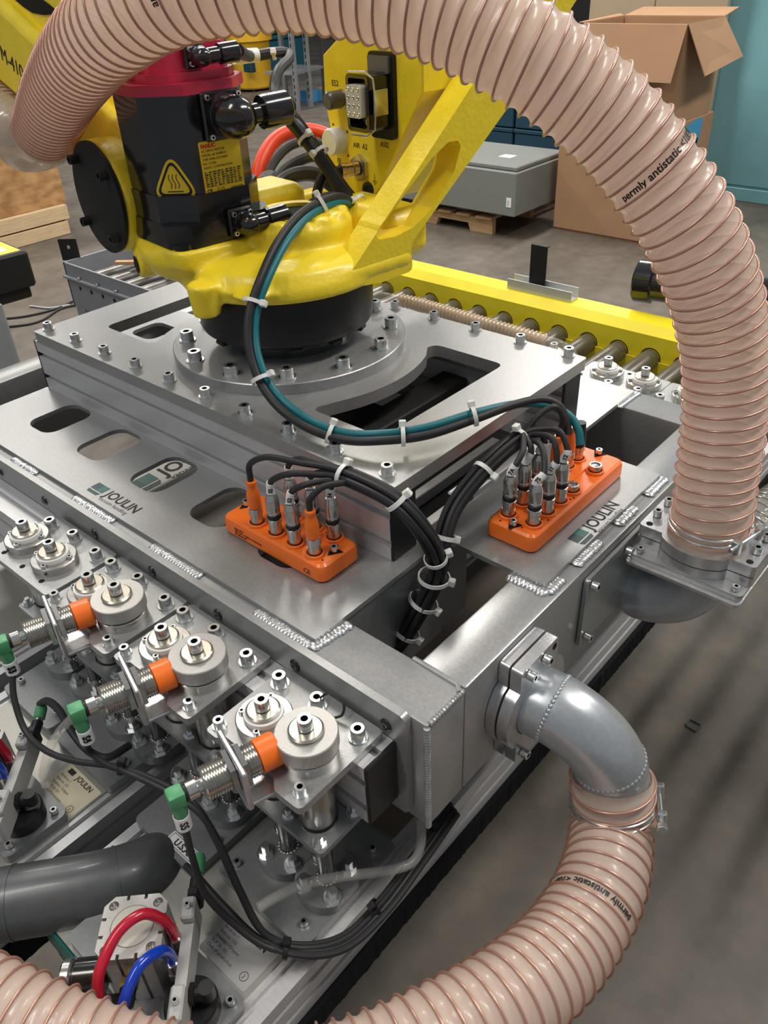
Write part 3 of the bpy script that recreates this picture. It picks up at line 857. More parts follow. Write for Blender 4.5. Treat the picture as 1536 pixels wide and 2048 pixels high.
# slim hose lying behind the mounting plate
sl = [at(742, 588, z=1.06), at(760, 590, z=1.055), at(850, 618, z=1.05), at(960, 648, z=1.045), at(1070, 678, z=1.045), at(1088, 682, z=1.044)]
th_ = thing('spiral_hose', 'slim beige spiral hose lying along the back edge of the mounting plate', 'hose', sl[0])
hose([at(800, 600, z=1.072), at(850, 612, z=1.07), at(960, 645, z=1.066), at(1070, 676, z=1.062), at(1090, 682, z=1.06)], .0085, .0062, th_, amp=.0008, wire=.0013, nth=16, wallmat='hose_small', wiremat='hose_small')
mb = MB(); mb.tube(spline([at(735, 590, z=1.075), at(760, 592, z=1.074), at(802, 601, z=1.072)], 5), .0068, 14); obj('hose_end', mb, 'tube_clear', th_)
mb = MB(); mb.tube(spline([at(1088, 681, z=1.06), at(1115, 688, z=1.058), at(1140, 703, z=1.045), at(1152, 725, z=1.01)], 5), .0068, 14); obj('hose_end', mb, 'tube_clear', th_)
# prints on the hoses
def find_print(at_s, T, px, py, R):
    """station and angle on the hose surface facing the camera nearest to a picture point"""
    best = None
    for i in range(400):
        s = T * i / 400; p, a, b, t = at_s(s)
        for k in range(48):
            th = 2 * PI * k / 48; n = a * math.cos(th) + b * math.sin(th); q = p + n * R
            v = q - CAM
            if n.dot(v) > 0: continue
            c = CR.transposed() @ v; x = 768 + FPX * c.x / -c.z; y = 1024 - FPX * c.y / -c.z
            e = (x - px) ** 2 + (y - py) ** 2
            if best is None or e < best[0]: best = (e, s, th)
    return best[1:]
s_, t_ = find_print(hs, HT, 1232, 388, HR)
s2_, t2_ = find_print(hs, HT, 1350, 285, HR)
hose_print('permly antistatic <10E9 ohm', hs, s_, t_, HR - .0016, .0135, .0088, ah)
s_, t_ = find_print(hs2, HT2, 1262, 1845, HR)
hose_print('permly antistatic <10E9 ohm', hs2, s_, t_, HR - .0016, .0135, .0088, lh, .3)
s_, t_ = find_print(hs, HT, 300, 14, HR)
hose_print('antistatic', hs, s_, t_, HR - .0016, .0135, .0088, ah)
# ================================================================== palletizing robot wrist (own axes, turned 8 degrees)
RA = math.radians(-8)
RO = V((XC, .65, 0))
RM = M.Translation(RO) @ M.Rotation(RA, 4, 'Z')
RI = RM.inverted()
def lat(px, py, ax, v):
    """pixel ray cut with a plane of the robot's own axes, in robot space"""
    c = RI @ CAM; d = RI.to_3x3() @ ray(px, py); i = 'xyz'.index(ax)
    return c + d * ((v - c[i]) / d[i])
rb = thing('palletizing_robot', 'yellow industrial robot arm with black servo motor, wrist bolted onto the mounting plate', 'robot', (RO.x, RO.y, 1.103), rot=M.Rotation(RA, 3, 'Z'))
def robj(name, mb, mt, parent=rb, ang=32):
    for v in mb.bm.verts: v.co = RM @ v.co
    return obj(name, mb, mt, parent, ang)
# black tool flange
mb = MB(); mb.lathe([(0, 1.1032), (.079, 1.1032), (.079, 1.118), (.092, 1.1185), (.092, 1.1245), (0, 1.1245)], None, 64); robj('flange_neck', mb, 'black_gloss')
mb = MB(); mb.lathe([(0, 1.1246), (.102, 1.1246), (.1075, 1.129), (.1090, 1.134), (.1105, 1.180), (.1095, 1.1845), (0, 1.1845)], None, 80); fl_ = robj('tool_flange', mb, 'black_plastic')
for k in range(12):
    a = 2 * PI * k / 12; mb = MB(); mb.box(-.008, .008, .088, .103, 1.1185, 1.1246, .0015, M.Rotation(a, 4, 'Z')); robj('flange_lug', mb, 'black_plastic')
# cast wrist body: joined rough shapes fused by a voxel remesh
MX, MY = -.0675, -.0660
def remeshed(name, mb, mt, vox=.0034, smooth=6, parent=rb):
    for v in mb.bm.verts: v.co = RM @ v.co
    bmesh.ops.recalc_face_normals(mb.bm, faces=mb.bm.faces[:])
    me = bpy.data.meshes.new(name); mb.bm.to_mesh(me); mb.bm.free()
    o = bpy.data.objects.new(name, me); COL.objects.link(o)
    r = o.modifiers.new('r', 'REMESH'); r.mode = 'VOXEL'; r.voxel_size = vox; r.use_smooth_shade = True
    s_ = o.modifiers.new('s', 'SMOOTH'); s_.iterations = smooth; s_.factor = .5
    dg = bpy.context.evaluated_depsgraph_get(); m2 = bpy.data.meshes.new_from_object(o.evaluated_get(dg))
    bpy.data.objects.remove(o); bpy.data.meshes.remove(me)
    q = MB(); q.bm.from_mesh(m2); bpy.data.meshes.remove(m2)
    return obj(name, q, mt, parent, ang=60)
mb = MB()
mb.lathe([(0, 1.185), (.1235, 1.185), (.1245, 1.190), (.123, 1.200), (.112, 1.216), (.085, 1.224), (0, 1.226)], None, 64)      # round skirt
mb.lathe([(0, 1.19), (.066, 1.19), (.066, 1.244), (.060, 1.250), (0, 1.250)], M.Translation((.012, .02, 0)), 40)                 # hub
mb.plate([rounded([(MX - .070, MY - .070), (MX + .070, MY - .070), (MX + .085, MY + .06), (MX + .03, MY + .10), (MX - .075, MY + .08)], [.022, .02, .02, .02, .02])], 1.214, 1.2365)   # motor seat
mb.lathe([(0, 1.188), (.045, 1.190), (.060, 1.200), (.069, 1.216), (.069, 1.23), (0, 1.23)], M.Translation((MX + .004, MY - .010, 0)), 40)      # bowl under the seat
mb.lathe([(0, 1.192), (.036, 1.194), (.050, 1.206), (.056, 1.23), (0, 1.23)], M.Translation((MX - .014, MY - .018, 0)), 36)
mb.cyl((-.09, -.105, 1.206), (-.098, -.142, 1.206), .0175, .0165, n=24)      # boss with a bore
mb.cyl((.030, -.127, 1.172), (.030, -.127, 1.21), .0155, .019, n=24)          # foot lug
mb.box(-.05, .10, -.115, -.02, 1.192, 1.206, .01)
mb.box(-.010, .045, -.122, -.06, 1.194, 1.214, .008)
mb.cyl((-.155, -.143, 1.274), (-.155, .010, 1.274), .0640, n=48)              # pivot barrel
mb.box(-.150, -.07, -.095, .10, 1.212, 1.262, .01)                            # neck to the barrel
mb.box(.070, .121, -.004, .112, 1.188, 1.214, .008)                           # strut root
mb.box(-.03, .10, .09, .16, 1.19, 1.25, .012)
mb.box(-.14, -.09, .06, .165, 1.20, 1.238, .012)
for k in range(5):
    a = math.radians(-60 + 30 * k); mb.cyl((.012 + .052 * math.cos(a), .02 + .052 * math.sin(a), 1.24), (.012 + .052 * math.cos(a), .02 + .052 * math.sin(a), 1.256), .010, n=12)
wc = remeshed('wrist_casting', mb, 'yellow_paint')
mb = MB(); mb.lathe([(0, 0), (.0105, 0)], mtx((-.0982, -.1432, 1.206), (-.21, -.977, 0)), 22); robj('bore', mb, 'cavity', wc)
mb = MB(); mb.lathe([(0, 1.2515), (.034, 1.2515)], M.Translation((.012, .02, 0)), 32); robj('hub_bore', mb, 'cavity', wc)
mb = MB(); mb.lathe([(.034, 1.249), (.046, 1.249), (.046, 1.2555), (.034, 1.2555), (.034, 1.249)], M.Translation((.012, .02, 0)), 36); robj('hub_rim', mb, 'yellow_paint', wc)
# pivot cover
mb = MB(); mb.lathe([(0, 0), (.0635, 0), (.0635, .0045), (.0625, .005), (0, .005)], mtx((-.155, -.1435, 1.274), (0, -1, 0)), 64); pc = robj('pivot_cover', mb, 'black_matt')
for a in (38, 130, 218, 312):
    q = math.radians(a); p = V((-.155 + .053 * math.cos(q), -.148, 1.274 + .053 * math.sin(q)))
    mb = MB(); mb.lathe([(.0035, .006), (.0035, .011), (.0055, .011), (.0058, 0), (0, 0)], mtx(p, (0, -1, 0)), 16); mb.lathe([(0, .0062), (.0036, .0062)], mtx(p, (0, -1, 0)), 6); robj('cap_screw', mb, 'black_plastic', pc)
# servo motor
def octa(h, c, cx=MX, cy=MY):
    return [(cx - h + c, cy - h), (cx + h - c, cy - h), (cx + h, cy - h + c), (cx + h, cy + h - c), (cx + h - c, cy + h), (cx - h + c, cy + h), (cx - h, cy + h - c), (cx - h, cy - h + c)]
mt_ = thing('tmp', 'x', 'x'); bpy.data.objects.remove(mt_)
mb = MB(); mb.plate([octa(.0640, .037)], 1.2915, 1.3885); mo = robj('motor_body', mb, 'black_gloss')
mb = MB(); mb.plate([rounded(octa(.0675, .020), .002, 2)], 1.2372, 1.262); robj('motor_flange', mb, 'black_gloss', mo)
mb = MB(); mb.plate([octa(.0660, .032)], 1.262, 1.2915); robj('motor_flange', mb, 'black_gloss', mo)
for a in (45, 135, 225, 315):
    q = math.radians(a); p = V((MX + .075 * math.cos(q), MY + .075 * math.sin(q), 1.2372))
    mb = MB(); mb.lathe([(0, 0), (.0125, 0), (.0125, .005), (.006, .0052), (.006, .010), (0, .010)], M.Translation(p), 18); robj('flange_screw', mb, 'black_gloss', mo)
mb = MB(); mb.plate([rounded(octa(.0668, .037), .002, 2)], 1.3886, 1.3995); cap = robj('motor_cap', mb, 'red_paint', mo)
mb = MB(); mb.plate([rounded(octa(.0530, .017), .004, 3)], 1.3996, 1.4080); robj('motor_cap', mb, 'red_paint', mo)
mb = MB(); mb.plate([rounded(octa(.0470, .013), .004, 3)], 1.4081, 1.4330); robj('encoder_cover', mb, 'red_paint', mo)
mb = MB(); mb.box(MX - .012, MX + .012, MY - .055, MY - .046, 1.400, 1.428, .003); robj('cover_rib', mb, 'red_paint', mo)
mb = MB(); mb.box(MX - .046, MX + .040, MY - .040, MY + .038, 1.4331, 1.4362, .0015); robj('cover_lid', mb, 'washer_steel', mo)
# motor plugs
FX = MX + .0640
def plug(y, z, r, out, run, rp, nutr, face=FX, plate_=.024):
    mb = MB(); mb.box(face, face + .006, y - plate_, y + plate_, z - plate_, z + plate_, .002); pl = robj('plug_plate', mb, 'black_gloss')
    for sy in (-1, 1):
        for sz in (-1, 1):
            w = RM @ mtx((face + .0055, y + sy * (plate_ - .005), z + sz * (plate_ - .005)), (1, 0, 0)); inst('screw', BOLT['m4'][0], pl, w)
    mb = MB(); mb.lathe([(0, 0), (r * 1.12, 0), (r * 1.12, out * .30), (r * 1.02, out * .32), (r * 1.02, out * .62), (r * 1.1, out * .64), (r * 1.06, out), (r * .8, out + r * .55), (r * .4, out + r * .85), (0, out + r * .92)], mtx((face + .006, y, z), (1, 0, 0)), 30); robj('plug', mb, 'black_gloss', pl)
    p0 = V((face + .006 + out * .9, y, z))
    mb = MB(); mb.lathe([(0, 0), (rp, 0), (rp, run * .45), (nutr, run * .45), (nutr * 1.03, run * .5), (nutr * 1.03, run * .95), (nutr * .8, run), (0, run)], mtx(p0, (.10, 1, .05)), 24); robj('plug_outlet', mb, 'black_gloss', pl)
    return p0 + V((.10, 1, .05)).normalized() * run
PO1 = plug(-.054, 1.366, .0195, .030, .062, .0105, .0165)
PO2 = plug(-.052, 1.2555, .0115, .020, .048, .0095, .0125, plate_=.0155, face=MX + .0675)
PO3 = plug(-.068, 1.4215, .0085, .018, .040, .0075, .0098, plate_=.0115, face=MX + .0470)
# nameplate (plus X face) and hot-surface sign (chamfer)
def rface(o, right, up): return RM @ face_m(o, right, up)
m = rface((FX + .0002, -.0615, 1.3165), (0, 1, 0), (0, 0, 1))
mb = MB(); mb.plate([rect(-.0255, .0255, -.0265, .0265, .002)], 0, .0006, m); npl = obj('nameplate', mb, 'label_yellow', mo)
mm = m @ M.Translation((0, 0, .0007))
text('print', 'FANUC', .0055, mm @ M.Translation((-.0235, .0200, 0)), 'ink_red', npl, bold=.0003)
for k, s in enumerate(('AC SERVO MOTOR', 'MODEL αiF 4/5000-D', 'TYPE A06B-2223-B605', 'NO. C158A', 'FANUC CORPORATION')):
    text('print', s, .0034, mm @ M.Translation((-.0235, .0158 - .0042 * k, 0)), 'ink', npl)
mb = MB()
for k in range(7):
    y = -.0055 - .0024 * k
    mb.box(-.0235, .0235, y, y + .00022, 0, .0002, 0, mm)
    for j in range(9):
        x = -.023 + .0052 * j; mb.box(x, x + random.uniform(.0015, .0042), y + .0006, y + .0016, 0, .0002, 0, mm)
obj('print', mb, 'ink', npl)
text('print', 'CE', .0055, mm @ M.Translation((-.0232, -.0257, 0)), 'ink', npl, bold=.0002)
mb = MB(); mb.plate([circ(-.0085, -.0235, .0019, 16), circ(-.0085, -.0235, .0015, 16)[::-1]], 0, .0002, mm); mb.plate([circ(-.0035, -.0235, .0019, 16), circ(-.0035, -.0235, .0015, 16)[::-1]], 0, .0002, mm); obj('print', mb, 'ink', npl)
text('print', 'MADE IN JAPAN', .0022, mm @ M.Translation((.0075, -.0250, 0)), 'ink', npl)
ch0 = V((MX + .0640 - .037, MY - .0640, 0)); ch1 = V((MX + .0640, MY - .0640 + .037, 0)); cdir = (ch1 - ch0).normalized(); cn = V((cdir.y, -cdir.x, 0))
m = rface((ch0 + ch1) / 2 + cdir * -.001 + cn * .0003 + V((0, 0, 1.304)), cdir, (0, 0, 1))
def tri_sign(s, r): return rounded([(-s, -.29 * s * 2), (s, -.29 * s * 2), (0, .58 * s * 2)], r, 5)
mb = MB(); mb.plate([tri_sign(.0275, .010)], 0, .0005, m); sg = obj('warning_sign', mb, 'label_yellow', mo)
mb = MB(); mb.plate([tri_sign(.0228, .007), tri_sign(.0188, .005)[::-1]], .0005, .0008, m)
for k in (-1, 0, 1):
    pts = [(k * .0042 + .0012 * math.sin(j / 10 * 2 * PI), -.0055 + .0145 * j / 10) for j in range(11)]
    mb.plate([[(x - .00042, y) for x, y in pts] + [(x + .00042, y) for x, y in reversed(pts)]], .0005, .0008, m)
mb.box(-.0088, .0088, -.0092, -.0082, .0005, .0008, 0, m)
obj('print', mb, 'ink', sg)

# link strut with a long slot, lying in the robot's YZ plane
MYZ = M(((0, 0, 1, 0), (1, 0, 0, 0), (0, 1, 0, 0), (0, 0, 0, 1)))
mb = MB(); so = rounded([(-.006, 1.190), (.060, 1.183), (.108, 1.185), (.106, 1.217), (.268, 1.343), (.420, 1.478), (.345, 1.490), (.208, 1.376), (.020, 1.212)], [.006, .02, .008, .012, .02, .01, .01, .03, .02], 5)
sh_ = [lat(px, py, 'x', .119) for px, py in ((751, 472), (761, 451), (863, 317), (897, 284), (916, 281), (922, 292), (908, 345), (866, 416), (826, 455), (790, 474), (758, 479))]
sh_ = rounded([(p.y, p.z) for p in sh_], .006, 3)
mb.plate([so, sh_], .082, .119, MYZ)
st = robj('link_strut', mb, 'yellow_paint')
bv = st.modifiers.new('edge', 'BEVEL'); bv.width = .004; bv.segments = 3; bv.limit_method = 'ANGLE'; bv.angle_limit = math.radians(50)
# connector panel
MXZ = M(((1, 0, 0, 0), (0, 0, 1, 0), (0, 1, 0, 0), (0, 0, 0, 1)))
PY = .165
pp = [(-.108, 1.345), (-.093, 1.282), (-.066, 1.235), (-.03, 1.226), (-.004, 1.250), (.079, 1.368), (.079, 1.50), (.0, 1.50), (-.04, 1.436), (-.105, 1.398)]
mb = MB(); mb.plate([pp], PY, PY + .10, MXZ); pn = robj('connector_panel', mb, 'yellow_paint')
bv = pn.modifiers.new('edge', 'BEVEL'); bv.width = .002; bv.segments = 2; bv.limit_method = 'ANGLE'; bv.angle_limit = math.radians(40)
mb = MB(); mb.plate([[(-.085, 1.33), (-.135, 1.29), (-.15, 1.24), (-.04, 1.24)]], PY + .02, PY + .045, MXZ); robj('web', mb, 'yellow_paint')
def prect(x0, x1, z0, z1, y0, y1, nm, mt, r=.004, par=pn, bev=0):
    mb = MB(); mb.plate([rect(x0, x1, z0, z1, r)], y0, y1, MXZ); return robj(nm, mb, mt, par)
ca, cb = lat(742, 102, 'y', PY), lat(797, 282, 'y', PY)
X0, X1, Z1, Z0 = ca.x, cb.x, ca.z + .001, cb.z + .001
prect(X0, X1, Z0, Z1, PY - .006, PY - .0002, 'socket_base', 'black_plastic', .006)
prect(X0 + .004, X1 - .004, Z1 - .022, Z1 - .004, PY - .010, PY - .0061, 'socket_flange', 'grey_plastic', .002)
hx0, hx1, hz0, hz1 = X0 - .002, X1 - .006, Z0 + .012, Z1 - .020
mb = MB(); mb.plate([rect(hx0, hx1, hz0, hz1, .006), rect(hx0 + .0045, hx1 - .0045, hz0 + .0045, hz1 - .0045, .003)[::-1]], PY - .040, PY - .0062, MXZ); robj('socket_hood', mb, 'black_gloss', pn)
prect(hx0 + .0056, hx1 - .0056, hz0 + .0056, hz1 - .0056, PY - .020, PY - .0063, 'socket_floor', 'grey_plastic', .002)
ix0, ix1, iz0, iz1 = hx0 + .0065, hx1 - .0070, hz0 + .0160, hz1 - .0110
prect(ix0, ix1, iz0, iz1, PY - .046, PY - .0201, 'pin_insert', 'cream_plastic', .004)
for i in range(3):
    for j in range(4):
        x = ix0 + (ix1 - ix0) * (i + .5) / 3; z = iz0 + (iz1 - iz0) * (j + .5) / 4
        mb = MB(); mb.lathe([(.0012, .0002), (.0018, .0008), (.0024, .0002)], mtx((x, PY - .046, z), (0, -1, 0)), 12); mb.lathe([(0, .0003), (.0014, .0003)], mtx((x, PY - .046, z), (0, -1, 0)), 12); robj('pin_hole', mb, 'steel', pn)
prect(ix1 - .012, ix1 - .001, iz0 - .0095, iz0 - .003, PY - .030, PY - .0202, 'tag', 'label_white', .001)
mb = MB(); mb.tube([(hx0 + .010, PY - .043, hz1 + .002), (hx1 - .004, PY - .040, hz1 + .003), (hx1 + .005, PY - .036, hz1 - .004), (hx1 + .006, PY - .034, (hz0 + hz1) / 2), (hx1 + .005, PY - .036, hz0 + .004), (hx1 - .004, PY - .040, hz0 - .003), (hx0 + .008, PY - .043, hz0 - .003)], .0012, 8); robj('lever_wire', mb, 'zinc', pn)
mb = MB(); mb.box(hx1 + .004, hx1 + .0055, PY - .036, PY - .014, hz0 + .018, hz1 - .016, .0005); robj('lever', mb, 'steel', pn)
# caps and fittings on the panel
q = lat(668, 200, 'y', PY - .012); q = lat(662, 201, 'y', PY - .018)
mb = MB(); mb.lathe([(.0, 0), (.0118, 0), (.0118, .003), (.0105, .0032)], mtx((q.x, PY, q.z), (0, -1, 0)), 24); robj('cap_ring', mb, 'nickel', pn)
mb = MB(); mb.lathe([(.0105, .003), (.0108, .022), (.0085, .0245), (0, .025)], mtx((q.x, PY, q.z), (0, -1, 0)), 26); robj('dust_cap', mb, 'grey_cap', pn)
q = lat(668, 283, 'y', PY - .010)
mb = MB(); mb.lathe([(.0165, 0), (.0168, .016), (.0150, .0185), (0, .0188)], mtx((q.x, PY, q.z), (0, -1, 0)), 34); robj('dust_cap', mb, 'white_plastic', pn)
for dx, dz in ((-.012, .018), (.017, .012), (.016, -.017)):
    mb = MB(); mb.lathe([(0, .0003), (.0016, .0003)], mtx((q.x + dx, PY, q.z + dz), (0, -1, 0)), 10); robj('screw_hole', mb, 'cavity', pn)
q = lat(722, 335, 'y', PY)
mb = MB(); mb.hexnut((q.x, PY, q.z), (q.x, PY - .006, q.z), .029); robj('fitting_nut', mb, 'washer_steel', pn)
mb = MB(); mb.lathe([(.0095, 0), (.0095, .007), (.0085, .008), (.0085, .018), (.0095, .019), (.0095, .024), (0, .024)], mtx((q.x, PY - .006, q.z), (-.3, -1, 0)), 22); robj('fitting', mb, 'gold', pn)
FIT = V((q.x, PY - .006, q.z)) + V((-.3, -1, 0)).normalized() * .024
q = lat(738, 379, 'y', PY)
mb = MB(); mb.lathe([(.004, .003), (.006, .005), (.0095, .004), (.0098, 0)], mtx((q.x, PY, q.z), (0, -1, 0)), 22); mb.lathe([(0, .002), (.0045, .002)], mtx((q.x, PY, q.z), (0, -1, 0)), 6); robj('grommet', mb, 'black_plastic', pn)
def ptext(t, px, py, size):
    q = lat(px, py, 'y', PY); m = RM @ face_m((q.x, PY - .0003, q.z), (1, 0, 0), (0, 0, 1)); text('print', t, size, m, 'ink', pn)
ptext('ES2', 664, 171, .0095); ptext('ASI2', 761, 293, .0088); ptext('AIR  A2', 707, 294, .0088); ptext('EE', 675, 325, .0085)
q = lat(750, 362, 'y', PY); m = RM @ face_m((q.x, PY - .0003, q.z), (1, 0, 0), (0, 0, 1)); mb = MB()
mb.box(-.0003, .0003, 0, .009, 0, .0002, 0, m)
for k, w in enumerate((.0045, .003, .0015)): mb.box(-w, w, -.002 * k - .0005, -.002 * k, 0, .0002, 0, m)
obj('print', mb, 'ink', pn)
# forearm rising away from the barrel
ay = -.112
fa = [(-.205, 1.238), (-.289, 1.303), (-.505, 1.372), (-.80, 1.455), (-.80, 1.600), (-.52, 1.505), (-.423, 1.467), (-.309, 1.425), (-.19, 1.372), (-.10, 1.330), (-.115, 1.245)]
mb = MB(); mb.plate([fa], ay, .0, MXZ); ar = robj('forearm', mb, 'yellow_paint')
bv = ar.modifiers.new('edge', 'BEVEL'); bv.width = .012; bv.segments = 3; bv.limit_method = 'ANGLE'; bv.angle_limit = math.radians(35)
fb = [(-.16, 1.34), (-.309, 1.412), (-.423, 1.452), (-.80, 1.56), (-.80, 1.76), (-.40, 1.60), (-.27, 1.50), (-.205, 1.43), (-.16, 1.38)]
mb = MB(); mb.plate([fb], ay + .022, -.01, MXZ); ar2 = robj('forearm_top', mb, 'yellow_paint', ar)
bv = ar2.modifiers.new('edge', 'BEVEL'); bv.width = .014; bv.segments = 3; bv.limit_method = 'ANGLE'; bv.angle_limit = math.radians(35)
o_ = [lat(*p, 'y', ay + .0215) for p in ((20, -10), (48, 14), (66, 26), (88, 30), (114, 28), (112, 20), (98, 8), (70, -12))]
mb = MB(); mb.plate([[(p.x, p.z) for p in o_]], ay + .0205, ay + .0216, MXZ); robj('arm_recess', mb, 'cavity', ar)
q = lat(3, 118, 'y', ay - .0004); dd = (lat(55, 168, 'y', ay) - lat(3, 118, 'y', ay))
text('print', 'M-410', .027, RM @ face_m((q.x, ay - .0005, q.z), (dd.x, 0, dd.z), (-dd.z, 0, dd.x)) , 'ink', ar)

# ------------------------------------------------------------------ cables on the wrist
def wpt(x, y, z): return RM @ V((x, y, z))
def cable(name, label, pts, r, mt, cat='cable', group=None, n=10, steps=8):
    mb = MB(); mb.tube(spline(pts, steps), r, n); return tag(obj(name, mb, mt, None), label, cat, group)
G = 'cables on the robot wrist'
p3 = RM @ PO3
cable('encoder_cable', 'black cable from the red motor cap, looping down beside the motor', [p3, at(500, 112, d=1.03), at(545, 106, d=1.05), at(572, 106, d=1.07), at(578, 118, d=1.06), at(557, 142, d=1.03), at(549, 175, d=1.02), at(556, 200, d=1.01), at(590, 236, d=1.01), at(640, 305, d=1.02), at(690, 378, d=1.03), at(728, 420, d=1.03)], .0068, 'cable_black', group=G)
wr = thing('cable_wrap', 'white paper wrap round the encoder cable above the motor plug', 'wrap', at(480, 113, d=1.03))
mb = MB(); pts = spline([p3 + V((.0, .0, 0)), at(500, 112, d=1.03)], 3); mb.tube([at(466, 116, d=1.02), at(478, 114, d=1.025), at(494, 112, d=1.03), at(515, 110, d=1.037)], .0080, 12, rs=[.0074, .0088, .0085, .0082]); obj('wrap', mb, 'label_white', wr)
cable('power_cable', 'thick black cable from the large motor plug to the strut foot', [RM @ PO1, at(574, 232, d=1.0), at(604, 268, d=1.0), at(650, 330, d=1.01), at(697, 400, d=1.02), at(722, 425, d=1.03)], .0085, 'cable_black', group=G)
cable('brake_cable', 'black cable from the small lower motor plug', [RM @ PO2, at(588, 440, d=.985), at(625, 405, d=.985), at(660, 392, d=.995), at(700, 400, d=1.01), at(724, 418, d=1.02)], .0052, 'cable_black', group=G)
cable('orange_conduit', 'orange-red conduit arching behind the servo motor', [at(514, 372, d=1.17), at(520, 330, d=1.17), at(545, 285, d=1.18), at(580, 264, d=1.19), at(625, 262, d=1.2), at(665, 275, d=1.21)], .0105, 'orange_hose', group=G, n=14)
for i, (pts, r, lab) in enumerate([
    ([(528, 385, 1.15), (545, 330, 1.16), (580, 292, 1.17), (625, 282, 1.18), (662, 300, 1.19)], .0065, 'black cable arching just below the orange conduit'),
    ([(540, 390, 1.14), (565, 345, 1.15), (605, 318, 1.15), (640, 312, 1.16), (668, 325, 1.17)], .008, 'black cable in the middle of the loops behind the motor'),
    ([(545, 392, 1.12), (570, 360, 1.13), (605, 347, 1.13), (640, 352, 1.14), (665, 372, 1.15), (690, 400, 1.15)], .0105, 'thickest lowest black cable loop behind the motor'),
    ([(530, 372, 1.14), (540, 360, 1.15), (552, 372, 1.15)], .014, 'short black cable bundle disappearing into the wrist hollow')]):
    cable('wrist_cable', lab, [at(x, y, d=d) for x, y, d in pts], r, 'cable_black', group=G)
q = RM @ FIT
cable('air_tube', 'black tube plugged into the brass fitting of the connector panel', [q, q + V((-.01, -.02, -.003)), q + V((-.012, -.035, -.03)), q + V((.0, -.03, -.07))], .0065, 'black_plastic', group=G)
# teal and black pair looping in front of the wrist
loopT = [(712, 420, 1.01), (690, 404, .975), (650, 414, .94), (610, 440, .905), (570, 490, .875), (535, 560, .858), (514, 620, .855), (510, 670, .855), (519, 722, .853), (542, 772, .852), (578, 812, .845), (630, 846, .825), (690, 866, .803), (760, 868, .790), (850, 856, .793), (950, 826, .815), (1035, 808, .838), (1100, 812, .850), (1140, 833, .853), (1157, 862, .852), (1160, 890, .853)]
loopB = [(718, 425, 1.01), (686, 394, .97), (640, 404, .935), (594, 434, .90), (552, 490, .870), (520, 560, .853), (500, 620, .850), (496, 672, .850), (505, 726, .850), (528, 778, .848), (565, 822, .84), (620, 858, .82), (690, 880, .798), (765, 881, .786), (855, 870, .79), (950, 838, .812), (1020, 812, .832), (1080, 799, .845), (1115, 810, .85), (1132, 838, .852), (1135, 870, .853)]
cable('ethernet_cable', 'teal cable looping from the wrist down to the far orange junction box', [at(x, y, d=d) for x, y, d in loopT], .0044, 'cable_teal', n=12)
cable('supply_cable', 'black cable running alongside the teal cable to the far orange junction box', [at(x, y, d=d) for x, y, d in loopB], .0046, 'cable_black', n=12)
# cable ties
def tie(c, along, R, label, head=None, w=.0042, mt='tie_white', sq=1.0):
    """strap ring around a bundle at c, axis along; head towards 'head'"""
    t = thing('cable_tie', label, 'cable tie', c, 'cable ties')
    f = frame(along, head if head is not None else CR @ V((.2, .9, .3)))
    mb = MB(); n = 22; R2 = R + .0012
    rows = []
    for k in range(n):
        a = 2 * PI * k / n; row = []
        for rr, zz in ((R, -w / 2), (R2, -w / 2), (R2, w / 2), (R, w / 2)):
            row.append(mb.bm.verts.new(V(c) + f @ V((math.cos(a) * rr, math.sin(a) * rr * sq, zz))))
        rows.append(row)
    for i in range(n):
        A, B = rows[i], rows[(i + 1) % n]
        for j in range(4): mb.bm.faces.new((A[j], B[j], B[(j + 1) % 4], A[(j + 1) % 4]))
    obj('strap', mb, mt, t, ang=50)
    mb = MB(); mb.box(R - .0005, R + .0065, -.0035, .0035, -w * .85, w * .85, .0008, M.Translation(V(c)) @ f.to_4x4()); obj('head', mb, mt, t)
    return t
def tie_px(px, py, d, dirpx, Rpx, label, headpx=(0.2, .9, .3), sq=1.0, w=.0042):
    c = at(px, py, d=d); a = at(px + dirpx[0], py + dirpx[1], d=d) - c
    tie(c, a, Rpx * d / FPX, label, CR @ V(headpx), sq=sq, w=w)
for px, py, d, dr, lab, hd in [(506, 604, .856, (10, -40), 'white cable tie on the teal cable pair at the black flange', (1, -.1, .4)), (522, 758, .850, (20, 45), 'white cable tie on the teal pair in front of the adapter disc', (.8, .6, .4)),
                       (660, 867, .812, (60, 22), 'white cable tie on the teal pair at the lowest left of its loop', (0, 1, .3)), (806, 872, .789, (80, -4), 'white cable tie on the teal pair above the mounting plate opening', (0, 1, .3)), (948, 832, .812, (60, -16), 'white cable tie on the teal pair near the plate edge', (-.1, 1, .3)),
                       (645, 410, .938, (-40, 25), 'white cable tie bundling teal and black cables at the strut foot', (0, .9, .4))]:
    tie_px(px, py, d, dr, 19, lab, hd)
for px, py, d, dr, R, lab, hd in [(567, 222, 1.005, (26, 30), 17, 'white cable tie on the black cables beside the large motor plug', (.3, .9, .3)), (612, 279, 1.0, (30, 44), 16, 'white cable tie with its head on the black cable crossing the white cap', (-.3, .9, .6)), (640, 305, 1.0, (30, 44), 17, 'white cable tie on the black cables in front of the white cap', (-.8, .6, .3)), (712, 405, 1.0, (25, 30), 20, 'white cable tie at the lower end of the black cables by the strut', (.2, -.6, .7)), (548, 108, 1.045, (30, -2), 9, 'white cable tie on the encoder cable above the loop', (0, -.2, 1))]:
    tie_px(px, py, d, dr, R, lab, hd)
